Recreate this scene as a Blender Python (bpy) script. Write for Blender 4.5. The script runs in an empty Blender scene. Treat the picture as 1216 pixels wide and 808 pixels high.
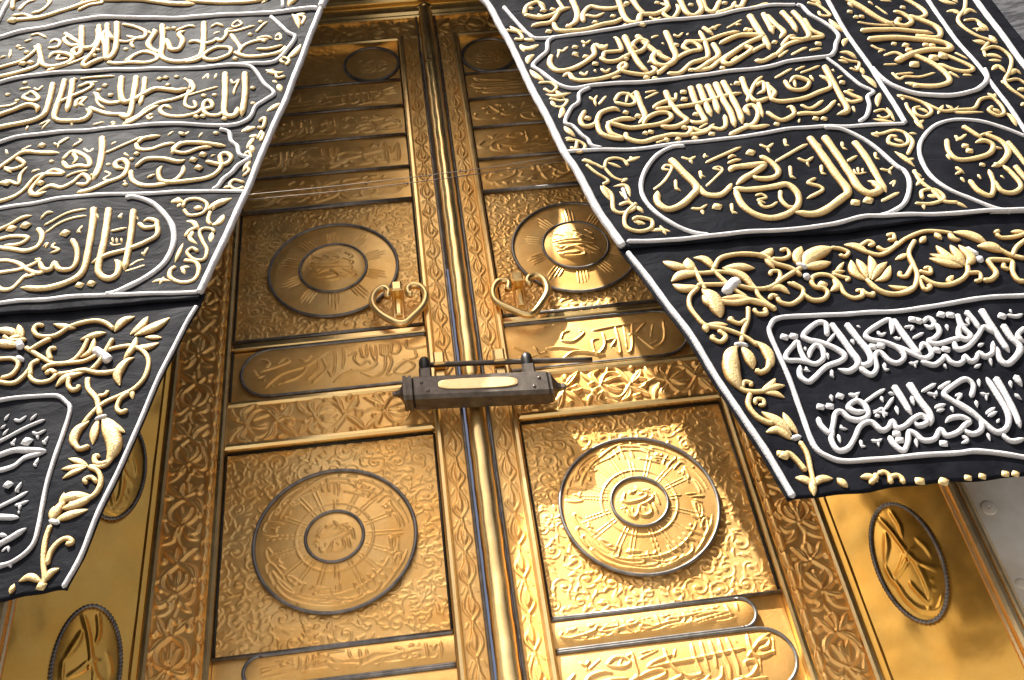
import bpy, math, random
import numpy as np
from mathutils import Matrix, Vector

random.seed(7); rng = np.random.default_rng(7)
scene = bpy.context.scene
col = scene.collection

# ------------------------------------------------------------------ camera
CAM = [[-0.104261, -2.770955, 0.0], [0.992287, 0.010991, -0.123474], [0.10079, -0.651405, 0.752006], [-0.072167, -0.758651, -0.647488]]
cd = bpy.data.cameras.new('camera'); cam = bpy.data.objects.new('camera', cd); col.objects.link(cam)
o_, r_, u_, b_ = [Vector(v) for v in CAM]
cam.matrix_world = Matrix(((r_.x, u_.x, b_.x, o_.x), (r_.y, u_.y, b_.y, o_.y), (r_.z, u_.z, b_.z, o_.z), (0, 0, 0, 1)))
cd.sensor_width = 36.0; cd.lens = 36.7534; cd.clip_start = .05; cd.clip_end = 2000
scene.camera = cam

# ------------------------------------------------------------------ sky, sun, exposure
SUN_FROM = Vector((-.515, -.65, 1.685)).normalized()          # direction towards the sun
world = bpy.data.worlds.new('World'); scene.world = world; world.use_nodes = True
wn = world.node_tree; wn.nodes.clear()
sky = wn.nodes.new('ShaderNodeTexSky'); sky.sky_type = 'NISHITA'; sky.sun_disc = False
sky.sun_elevation = math.asin(SUN_FROM.z); sky.sun_rotation = math.atan2(SUN_FROM.x, SUN_FROM.y)
sky.air_density = 0.7; sky.dust_density = 9.0; sky.ozone_density = 0.0
bg = wn.nodes.new('ShaderNodeBackground'); bg.inputs['Strength'].default_value = .066
wo = wn.nodes.new('ShaderNodeOutputWorld')
wn.links.new(sky.outputs[0], bg.inputs[0]); wn.links.new(bg.outputs[0], wo.inputs[0])
sd = bpy.data.lights.new('sun', 'SUN'); sd.energy = 5.0; sd.angle = math.radians(.53); sd.color = (1, .96, .89)
sun = bpy.data.objects.new('sun', sd); col.objects.link(sun)
sun.rotation_euler = SUN_FROM.to_track_quat('Z', 'Y').to_euler(); sun.location = SUN_FROM * 20
scene.view_settings.view_transform = 'Standard'; scene.view_settings.look = 'None'
scene.view_settings.gamma = 1; scene.view_settings.exposure = 1.3
scene.cycles.max_bounces = 8; scene.cycles.glossy_bounces = 5; scene.cycles.diffuse_bounces = 3

# ------------------------------------------------------------------ materials
def new_mat(name):
    m = bpy.data.materials.new(name); m.use_nodes = True
    nt = m.node_tree; return m, nt, nt.nodes['Principled BSDF']
def node(nt, kind, **kw):
    n = nt.nodes.new(kind)
    for k, v in kw.items():
        if k in n.inputs: n.inputs[k].default_value = v
        else: setattr(n, k, v)
    return n
def noise_col(nt, coord, scale, c1, c2, lo=.35, hi=.65, detail=5):
    n = node(nt, 'ShaderNodeTexNoise', Scale=scale, Detail=detail, Roughness=.6)
    nt.links.new(coord, n.inputs['Vector'])
    r = nt.nodes.new('ShaderNodeValToRGB'); r.color_ramp.elements[0].position = lo; r.color_ramp.elements[1].position = hi
    r.color_ramp.elements[0].color = (*c1, 1); r.color_ramp.elements[1].color = (*c2, 1)
    nt.links.new(n.outputs[0], r.inputs[0]); return n, r
def gold(name, c1, c2, r1, r2, bump=.25, scale=260, big=5, polish=.5, rp=.24):
    """hammered gold sheet: satin ground with burnished areas"""
    m, nt, p = new_mat(name)
    tc = nt.nodes.new('ShaderNodeTexCoord'); co = tc.outputs['Object']
    _, ramp = noise_col(nt, co, big, c1, c2)
    _, rr = noise_col(nt, co, 22, (r1,)*3, (r2,)*3, .3, .7)
    n = node(nt, 'ShaderNodeTexNoise', Scale=scale, Detail=3.0); nt.links.new(co, n.inputs['Vector'])
    b = node(nt, 'ShaderNodeBump', Strength=bump, Distance=.002); nt.links.new(n.outputs[0], b.inputs['Height'])
    p2 = nt.nodes.new('ShaderNodeBsdfPrincipled')
    for q in (p, p2):
        q.inputs['Metallic'].default_value = 1
        nt.links.new(ramp.outputs[0], q.inputs['Base Color']); nt.links.new(b.outputs[0], q.inputs['Normal'])
    nt.links.new(rr.outputs[0], p.inputs['Roughness']); p2.inputs['Roughness'].default_value = rp
    mx = nt.nodes.new('ShaderNodeMixShader')
    _, mr = noise_col(nt, co, 9, (polish - .15,)*3, (polish + .15,)*3, .3, .7)
    nt.links.new(mr.outputs[0], mx.inputs[0]); nt.links.new(p.outputs[0], mx.inputs[1]); nt.links.new(p2.outputs[0], mx.inputs[2])
    nt.links.new(mx.outputs[0], nt.nodes['Material Output'].inputs[0]); return m
M = {}
M['gold'] = gold('embossed_gold', (.94, .555, .17), (.99, .67, .27), .60, .72, .35, 240, 5, .30, .27)
M['gold_bead'] = gold('polished_gold', (.95, .63, .25), (.99, .74, .34), .42, .52, .12, 120, 5, .6, .2)
M['gold_plate'] = gold('plain_gold_sheet', (.96, .48, .075), (1.0, .58, .13), .40, .50, .25, 30, 3, .5, .2)
M['gold_pale'] = gold('pale_gold', (.93, .66, .30), (.97, .74, .40), .40, .5, .15, 90, 5, .5, .22)
def metal(name, c1, c2, r, bump=.1, met=1.0):
    m, nt, p = new_mat(name); tc = nt.nodes.new('ShaderNodeTexCoord'); co = tc.outputs['Object']
    _, ramp = noise_col(nt, co, 30, c1, c2); nt.links.new(ramp.outputs[0], p.inputs['Base Color'])
    p.inputs['Metallic'].default_value = met; p.inputs['Roughness'].default_value = r
    n = node(nt, 'ShaderNodeTexNoise', Scale=180.0, Detail=3.0); nt.links.new(co, n.inputs['Vector'])
    b = node(nt, 'ShaderNodeBump', Strength=bump, Distance=.002); nt.links.new(n.outputs[0], b.inputs['Height'])
    nt.links.new(b.outputs[0], p.inputs['Normal']); return m
M['silver'] = metal('tarnished_silver', (.17, .16, .15), (.30, .285, .265), .48)
M['iron'] = metal('dark_bronze', (.085, .07, .056), (.15, .125, .10), .40, .2, .7)
M['knob_and_shadow'] = metal('black_iron_and_shadow', (.02, .018, .016), (.03, .028, .026), .4, .1, .5)  # black lock knobs, and the painted shadow lines round the panels
def satin():
    m, nt, p = new_mat('black_silk'); tc = nt.nodes.new('ShaderNodeTexCoord'); co = tc.outputs['Object']
    _, ramp = noise_col(nt, co, 14, (.0065, .007, .0095), (.012, .013, .017)); nt.links.new(ramp.outputs[0], p.inputs['Base Color'])
    p.inputs['Roughness'].default_value = .58; p.inputs['Specular IOR Level'].default_value = .034
    p.inputs['Sheen Weight'].default_value = .0; p.inputs['Sheen Roughness'].default_value = .5
    mp = node(nt, 'ShaderNodeMapping'); mp.inputs['Rotation'].default_value = (0, math.radians(62), 0); mp.inputs['Scale'].default_value = (1, 1, 1.7)
    nt.links.new(co, mp.inputs[0])
    n = node(nt, 'ShaderNodeTexNoise', Scale=7.0, Detail=6.0, Roughness=.55, Distortion=.6); nt.links.new(mp.outputs[0], n.inputs['Vector'])
    b = node(nt, 'ShaderNodeBump', Strength=.24, Distance=.03); nt.links.new(n.outputs[0], b.inputs['Height'])
    n2 = node(nt, 'ShaderNodeTexNoise', Scale=500.0, Detail=2.0); nt.links.new(co, n2.inputs['Vector'])
    b2 = node(nt, 'ShaderNodeBump', Strength=.15, Distance=.002); nt.links.new(n2.outputs[0], b2.inputs['Height'])
    nt.links.new(b.outputs[0], b2.inputs['Normal']); nt.links.new(b2.outputs[0], p.inputs['Normal']); return m
M['silk'] = satin()
def thread(name, c1, c2, met, rough, edge):
    m, nt, p = new_mat(name); tc = nt.nodes.new('ShaderNodeTexCoord'); uv = tc.outputs['UV']
    mp = node(nt, 'ShaderNodeMapping'); mp.inputs['Scale'].default_value = (150, 6, 1); nt.links.new(uv, mp.inputs[0])
    n, ramp = noise_col(nt, mp.outputs[0], 1.0, c1, c2, .3, .7, 2); 
    sp = nt.nodes.new('ShaderNodeSeparateXYZ'); nt.links.new(uv, sp.inputs[0])      # shading at the stroke edges, painted as a darker colour
    m1 = node(nt, 'ShaderNodeMath', operation='SUBTRACT'); m1.inputs[1].default_value = .5; nt.links.new(sp.outputs[1], m1.inputs[0])
    m2 = node(nt, 'ShaderNodeMath', operation='ABSOLUTE'); nt.links.new(m1.outputs[0], m2.inputs[0])
    mr = node(nt, 'ShaderNodeMapRange'); mr.inputs[1].default_value = .33; mr.inputs[2].default_value = .47; nt.links.new(m2.outputs[0], mr.inputs[0])
    mc = nt.nodes.new('ShaderNodeMix'); mc.data_type = 'RGBA'; mc.inputs[7].default_value = (*edge, 1)
    nt.links.new(mr.outputs[0], mc.inputs[0]); nt.links.new(ramp.outputs[0], mc.inputs[6]); nt.links.new(mc.outputs[2], p.inputs['Base Color'])
    p.inputs['Metallic'].default_value = met; p.inputs['Roughness'].default_value = rough
    b = node(nt, 'ShaderNodeBump', Strength=.6, Distance=.004); nt.links.new(n.outputs[0], b.inputs['Height'])
    nt.links.new(b.outputs[0], p.inputs['Normal']); return m
M['thread_gold'] = thread('gold_thread', (.58, .40, .155), (.80, .615, .30), .10, .5, (.33, .17, .035))
M['thread_white'] = thread('silver_white_thread', (.50, .49, .485), (.68, .67, .665), .0, .55, (.42, .415, .42))
def simple(name, c1, c2, scale, rough, bump=.2):
    m, nt, p = new_mat(name); tc = nt.nodes.new('ShaderNodeTexCoord'); co = tc.outputs['Object']
    n, ramp = noise_col(nt, co, scale, c1, c2); nt.links.new(ramp.outputs[0], p.inputs['Base Color'])
    p.inputs['Roughness'].default_value = rough
    b = node(nt, 'ShaderNodeBump', Strength=bump, Distance=.004); nt.links.new(n.outputs[0], b.inputs['Height'])
    nt.links.new(b.outputs[0], p.inputs['Normal']); return m
M['marble'] = simple('white_marble', (.66, .58, .47), (.86, .83, .77), 5, .35, .15)
M['stone'] = simple('grey_stone', (.22, .21, .20), (.32, .31, .30), 8, .7)
M['floor'] = simple('darkened_floor', (.08, .075, .07), (.12, .115, .11), .5, .5, .02)  # unseen floor, darkened to weaken the light it bounces up
def wall_cloth_mat():
    m, nt, p = new_mat('woven_black_cloth'); tc = nt.nodes.new('ShaderNodeTexCoord'); co = tc.outputs['Object']
    mp = node(nt, 'ShaderNodeMapping'); mp.inputs['Scale'].default_value = (5, 1, 26); nt.links.new(co, mp.inputs[0])
    n, ramp = noise_col(nt, mp.outputs[0], 2.2, (.016, .016, .019), (.085, .085, .092), .44, .56, 3)
    nt.links.new(ramp.outputs[0], p.inputs['Base Color']); p.inputs['Roughness'].default_value = .5
    b = node(nt, 'ShaderNodeBump', Strength=.5, Distance=.006); nt.links.new(n.outputs[0], b.inputs['Height'])
    nt.links.new(b.outputs[0], p.inputs['Normal']); return m
M['wall_cloth'] = wall_cloth_mat()

# ------------------------------------------------------------------ mesh helpers
def mk(name, verts, faces, mat, parent=None, smooth=True, uv=None):
    me = bpy.data.meshes.new(name)
    v = np.asarray(verts, dtype=np.float32)
    if isinstance(faces, np.ndarray):
        nf, k = faces.shape
        me.vertices.add(len(v)); me.vertices.foreach_set('co', v.ravel())
        me.loops.add(nf * k); me.loops.foreach_set('vertex_index', faces.astype(np.int32).ravel())
        me.polygons.add(nf); me.polygons.foreach_set('loop_start', np.arange(0, nf * k, k, dtype=np.int32))
        me.update(calc_edges=True)
    else:
        me.from_pydata([tuple(map(float, q)) for q in v], [], faces); me.update()
    me.polygons.foreach_set('use_smooth', np.full(len(me.polygons), smooth))
    if uv is not None:
        l = me.uv_layers.new(name='UVMap'); vi = np.zeros(len(me.loops), dtype=np.int32)
        me.loops.foreach_get('vertex_index', vi); l.data.foreach_set('uv', np.asarray(uv, dtype=np.float32)[vi].ravel())
    me.materials.append(M[mat])
    o = bpy.data.objects.new(name, me); col.objects.link(o)
    if parent is not None: o.parent = parent
    return o
def thing(name, label, cat, group=None):
    o = bpy.data.objects.new(name, None); col.objects.link(o); o['label'] = label; o['category'] = cat
    if group: o['group'] = group
    return o
def grid_faces(n, m, flip=False):
    i, j = np.meshgrid(np.arange(n - 1), np.arange(m - 1), indexing='ij')
    a = (i * m + j).ravel(); f = np.stack([a, a + 1, a + m + 1, a + m], 1)
    return f[:, ::-1].copy() if flip else f
def box(name, x0, x1, y0, y1, z0, z1, mat, parent=None, bev=.004):
    b = min(bev, (x1 - x0) * .3, (y1 - y0) * .3, (z1 - z0) * .3)
    V = []; F = []
    def ring(y, ins):
        k = len(V); a, c, d, e = x0 + ins, x1 - ins, z0 + ins, z1 - ins
        V.extend([(a, y, d), (c, y, d), (c, y, e), (a, y, e)]); return k
    r0 = ring(y0, b); r1 = ring(y0 + b, 0); r2 = ring(y1, 0)
    F.append((r0, r0 + 1, r0 + 2, r0 + 3)); F.append((r2 + 3, r2 + 2, r2 + 1, r2))
    for p_, q_ in ((r0, r1), (r1, r2)):
        for k in range(4): F.append((p_ + k, q_ + k, q_ + (k + 1) % 4, p_ + (k + 1) % 4))
    return mk(name, V, F, mat, parent, False)
def smoothline(P, step, closed=False):
    P = np.asarray(P, float)
    if closed: Q = np.vstack([P[-1], P, P[0], P[1]])
    else: Q = np.vstack([2 * P[0] - P[1], P, 2 * P[-1] - P[-2]])
    out = []
    for i in range(1, len(Q) - 2):
        a, b, c, d = Q[i - 1], Q[i], Q[i + 1], Q[i + 2]
        n = max(2, int(np.linalg.norm(c - b) / step) + 1)
        t = np.linspace(0, 1, n, endpoint=False)[:, None]
        out.append(.5 * ((2 * b) + (c - a) * t + (2 * a - 5 * b + 4 * c - d) * t ** 2 + (3 * b - a - 3 * c + d) * t ** 3))
    if not closed: out.append(Q[-2][None])
    return np.vstack(out)
def tube(name, P, rad, mat, parent=None, closed=False, n=10, step=.01, smooth=True, twist=None, caps=True):
    P = smoothline(P, step, closed) if len(P) > 2 else np.asarray(P, float)
    m = len(P)
    if closed: T = np.roll(P, -1, 0) - np.roll(P, 1, 0)
    else: T = np.gradient(P, axis=0)
    T /= np.linalg.norm(T, axis=1)[:, None] + 1e-12
    ref = np.array([0, 1., 0]) if abs(T[:, 1]).max() < .9 else np.array([.3, .2, 1.])
    A = np.cross(T, ref); A /= np.linalg.norm(A, axis=1)[:, None]; B = np.cross(T, A)
    th = np.arange(n) * 2 * math.pi / n
    rr = np.full((m, n), 1.) * (np.asarray(rad) if np.ndim(rad) == 0 else np.asarray(rad)[:, None])
    if twist:
        s = np.r_[0, np.cumsum(np.linalg.norm(np.diff(P, axis=0), axis=1))]
        tot = s[-1] + (np.linalg.norm(P[0] - P[-1]) if closed else 0); k = max(1, round(tot / twist))
        rr = rr * (1 + .28 * np.cos(2 * (th[None] - 2 * math.pi * k * s[:, None] / tot / 2 * 1)))
    V = P[:, None] + rr[..., None] * (np.cos(th)[None, :, None] * A[:, None] + np.sin(th)[None, :, None] * B[:, None])
    V = V.reshape(-1, 3); F = []
    for i in range(m if closed else m - 1):
        i2 = (i + 1) % m
        for j in range(n):
            j2 = (j + 1) % n; F.append((i * n + j, i * n + j2, i2 * n + j2, i2 * n + j))
    if not closed and caps:
        F.append(tuple(range(n))[::-1]); F.append(tuple((m - 1) * n + j for j in range(n)))
    return mk(name, V, F, mat, parent, smooth)
def lathe_x(name, secs, yc, zc, slope, mat, parent, chamfer=.28):
    """stepped bar along X: secs = (x, half height, half depth); chamfered rectangular section"""
    V = []; F = []
    for x, hh, hd in secs:
        c = chamfer * min(hh, hd)
        for y, z in ((-hd, -hh + c), (-hd, hh - c), (-hd + c, hh), (hd - c, hh), (hd, hh - c), (hd, -hh + c), (hd - c, -hh), (-hd + c, -hh)):
            V.append((x, yc + y, zc + slope * x + z))
    n = 8
    for i in range(len(secs) - 1):
        for j in range(n): F.append((i * n + j, (i + 1) * n + j, (i + 1) * n + (j + 1) % n, i * n + (j + 1) % n))
    F.append(tuple(range(n))); F.append(tuple((len(secs) - 1) * n + j for j in range(n))[::-1])
    return mk(name, V, F, mat, parent, False)

# ------------------------------------------------------------------ relief (embossed sheet) builder
class Relief:
    def __init__(s, x0, x1, z0, z1, res):
        s.x0, s.x1, s.z0, s.z1 = x0, x1, z0, z1
        s.nx = max(2, int((x1 - x0) / res)); s.nz = max(2, int((z1 - z0) / res))
        s.X = np.linspace(x0, x1, s.nx); s.Z = np.linspace(z0, z1, s.nz); s.H = np.zeros((s.nx, s.nz))
    def stroke(s, P, w, h, prof='dome', taper=None, step=None, add=False):
        """w = full width; taper: None, 'leaf', 'end'"""
        P = np.asarray(P, float)
        if len(P) > 2: P = smoothline(P, step or max(w * .6, .006))
        m = len(P); t = np.linspace(0, 1, m)
        if taper == 'leaf': wt = np.maximum(np.sin(np.pi * np.clip(t, .03, .97)) ** .75, .12)
        elif taper == 'end': wt = np.clip(np.minimum(t * 6 + .35, (1 - t) * 3 + .3), 0, 1)
        else: wt = np.ones(m)
        wt = wt * w / 2
        a0, a1 = P[:, 0].min() - w, P[:, 0].max() + w; c0, c1 = P[:, 1].min() - w, P[:, 1].max() + w
        i0, i1 = np.searchsorted(s.X, [a0, a1]); j0, j1 = np.searchsorted(s.Z, [c0, c1])
        if i1 - i0 < 1 or j1 - j0 < 1: return
        gx, gz = np.meshgrid(s.X[i0:i1], s.Z[j0:j1], indexing='ij')
        best = np.full(gx.shape, 9.)
        for k in range(m - 1):
            ax, az = P[k]; bx, bz = P[k + 1]; dx, dz = bx - ax, bz - az; L2 = dx * dx + dz * dz + 1e-12
            u = np.clip(((gx - ax) * dx + (gz - az) * dz) / L2, 0, 1)
            d = np.hypot(gx - ax - u * dx, gz - az - u * dz) / (wt[k] + (wt[k + 1] - wt[k]) * u)
            np.minimum(best, d, out=best)
        q = np.clip(1 - best ** 2, 0, 1)
        if prof == 'dome': hh = h * np.sqrt(q)
        elif prof == 'vein': hh = h * np.sqrt(q) * (.45 + .55 * np.clip(best / .35, 0, 1))
        elif prof == 'flat': hh = h * np.clip(q * 3, 0, 1)
        elif prof == 'groove': hh = h * q
        S = s.H[i0:i1, j0:j1]
        if add: S += hh
        else: np.maximum(S, hh, out=S)
    def sample(s, x, z):
        fx = np.clip((x - s.x0) / (s.x1 - s.x0) * (s.nx - 1), 0, s.nx - 1.001); fz = np.clip((z - s.z0) / (s.z1 - s.z0) * (s.nz - 1), 0, s.nz - 1.001)
        i = fx.astype(int); j = fz.astype(int); a = fx - i; b = fz - j; H = s.H
        return H[i, j] * (1 - a) * (1 - b) + H[i + 1, j] * a * (1 - b) + H[i, j + 1] * (1 - a) * b + H[i + 1, j + 1] * a * b
    def soften(s, k=1):
        for _ in range(k):
            p = np.pad(s.H, 1, 'edge')
            s.H = (p[1:-1, 1:-1] * 4 + p[:-2, 1:-1] + p[2:, 1:-1] + p[1:-1, :-2] + p[1:-1, 2:]) / 8
    def build(s, name, y, mat, parent, dent=.0012):
        gx, gz = np.meshgrid(s.X, s.Z, indexing='ij')
        und = dent * (np.sin(gx * 17 + 3 * np.sin(gz * 9)) + np.sin(gz * 21 + 2 * np.sin(gx * 13 + 1))) * .5
        V = np.stack([gx, y - s.H - und, gz], -1).reshape(-1, 3)
        return mk(name, V, grid_faces(s.nx, s.nz, True), mat, parent)

def spiral(c, r0, r1, a0, turns, sgn, n=14):
    t = np.linspace(0, 1, n); a = a0 + sgn * turns * 2 * math.pi * t; r = r0 + (r1 - r0) * t
    return np.stack([c[0] + r * np.cos(a), c[1] + r * np.sin(a)], 1)
def arabesque(R, cell, h, inside=None):
    """fine scrolling tendrils with little leaves over the whole sheet"""
    row = 0; z = R.z0 - cell * .3
    while z < R.z1 + cell * .3:
        x = R.x0 - cell * .3 + (cell * .5 if row % 2 else 0)
        while x < R.x1 + cell * .3:
            c = np.array([x + random.uniform(-.2, .2) * cell, z + random.uniform(-.2, .2) * cell])
            x += cell
            if inside and inside(c): continue
            sg = random.choice((-1, 1)); a0 = random.uniform(0, 6.28); r0 = cell * random.uniform(.40, .58)
            R.stroke(spiral(c, r0, cell * .08, a0, random.uniform(.9, 1.5), sg, 18), cell * .075, h, step=.008)
            for k in range(6):
                aa = a0 + sg * k * 1.05 + random.uniform(-.35, .35); b = c + r0 * random.uniform(.55, 1.0) * np.array([math.cos(aa), math.sin(aa)])
                d = aa - sg * random.uniform(.2, 1.2); L = cell * random.uniform(.25, .52); bend = random.uniform(.3, .9)
                mid = b + L * .5 * np.array([math.cos(d), math.sin(d)]); e = mid + L * .5 * np.array([math.cos(d - sg * bend), math.sin(d - sg * bend)])
                R.stroke([b, mid, e], cell * random.uniform(.09, .19), h * random.uniform(.9, 1.4), random.choice(('vein', 'vein', 'dome')), 'leaf', step=.008)
            R.stroke([c + cell * .06 * np.array([1, 0]), c + cell * .06 * np.array([-1, .3])], cell * .17, h * 1.3)
        z += cell * .86; row += 1
def bold_band(R, vertical, per, h, chain=None):
    """large lotus medallions linked by leafy stems, along the sheet's length"""
    if vertical: L0, L1, W0, W1 = R.z0, R.z1, R.x0, R.x1
    else: L0, L1, W0, W1 = R.x0, R.x1, R.z0, R.z1
    if chain: 
        cw = (W1 - W0) * .20
        if chain < 0: W0 += cw
        else: W1 -= cw
    mid = (W0 + W1) / 2; half = (W1 - W0) / 2
    def P(l, w): return (mid + w * half, l) if vertical else (l, mid + w * half)
    def S(pts, wd, hh, prof='dome', tp=None):
        g = 0 if tp is None and wd < .012 else 1
        R.stroke([P(l + g * random.uniform(-.007, .007), w + g * random.uniform(-.13, .13)) for l, w in pts], wd * random.uniform(.85, 1.2), hh * random.uniform(.8, 1.15), prof, tp, step=.008)
    n = max(1, round((L1 - L0) / per)); per = (L1 - L0) / n
    for i in range(n):
        c = L0 + (i + .5) * per; sg = 1 if i % 2 == 0 else -1; j = lambda a=.012: random.uniform(-a, a)
        q = per
        S([(c - .22 * q, 0), (c - .10 * q, .62), (c + .06 * q, .66), (c + .24 * q, 0)], .011, h)          # pointed medallion
        S([(c - .22 * q, 0), (c - .10 * q, -.62), (c + .06 * q, -.66), (c + .24 * q, 0)], .011, h)
        for w in (0, .34, -.34): S([(c - .14 * q, w * .2), (c, w * .8), (c + .13 * q - abs(w) * .1 * q, w * 1.1)], .018, h * 1.15, 'vein', 'leaf')
        for w in (.8, -.8):
            S([(c - .20 * q, w * .15), (c - .30 * q, w * .9), (c - .16 * q + j(), w * 1.15)], .022, h * 1.2, 'vein', 'leaf')
            S([(c + .22 * q, w * .1), (c + .16 * q, w * .75), (c + .02 * q + j(), w * 1.2)], .020, h * 1.2, 'vein', 'leaf')
            S([(c + .24 * q, w * .1), (c + .36 * q, w * .5), (c + .44 * q + j(), w * 1.05)], .024, h * 1.25, 'vein', 'leaf')
            S([(c - .24 * q, w * .1), (c - .40 * q, w * .6), (c - .46 * q, w * 1.1)], .018, h, 'vein', 'leaf')
            S([(c + .34 * q, w * .2), (c + .42 * q, w * .25), (c + .49 * q, w * .05)], .018, h * 1.2, 'dome', 'leaf')
            S([(c + .30 * q, w * .95), (c + .31 * q, w * 1.0)], .018, h * 1.2)
            S([(c - .34 * q, w * .35), (c - .335 * q, w * .4)], .015, h * 1.1)
            S([(c - .10 * q, w * 1.05), (c - .05 * q, w * 1.1)], .013, h)
        S([(c + .24 * q, 0), (c + .37 * q, .15 * sg), (c + .5 * q, 0), (c + .63 * q, -.15 * sg), (c + .78 * q, 0)], .008, h * .8)
    if chain:
        e = (W0 - cw / 2) if chain < 0 else (W1 + cw / 2)
        k = int((L1 - L0) / .062); st = (L1 - L0) / k
        for i in range(k):
            a, b = L0 + i * st, L0 + (i + 1) * st; f = (lambda l, w: (e + w, l)) if vertical else (lambda l, w: (l, e + w))
            R.stroke([f(a + .004, 0), f((a + b) / 2, cw * .10), f(b - .004, 0)], cw * .85, h * 1.5, 'dome', 'leaf', step=.006)
            s_ = 1 if i % 2 else -1
            R.stroke([f(a, -cw * .42 * s_), f((a + b) / 2, 0), f(b, cw * .42 * s_)], .005, h, step=.008)
def ribbon_band(R, h):
    """narrow upright strip of twisted ribbon and buds"""
    w = R.x1 - R.x0; m = (R.x0 + R.x1) / 2; n = max(1, int((R.z1 - R.z0) / .11)); st = (R.z1 - R.z0) / n
    for i in range(n):
        a = R.z0 + i * st; b = a + st; s_ = 1 if i % 2 else -1
        R.stroke([(m, a), (m + s_ * w * .34, a + st * .3), (m + s_ * w * .1, a + st * .62), (m, b)], .007, h, step=.008)
        R.stroke([(m, a), (m - s_ * w * .36, a + st * .42), (m, b)], .006, h * .8, step=.008)
        R.stroke([(m, a + st * .2), (m + s_ * w * .05, a + st * .45), (m, a + st * .75)], w * .34, h * 1.3, 'vein', 'leaf', step=.008)
        R.stroke([(m - s_ * w * .40, a + st * .75), (m - s_ * w * .22, a + st * .95)], .012, h, 'dome', 'leaf')
        R.stroke([(m + s_ * w * .40, a + st * .78), (m + s_ * w * .2, a + st * .97)], .012, h, 'dome', 'leaf')

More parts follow.
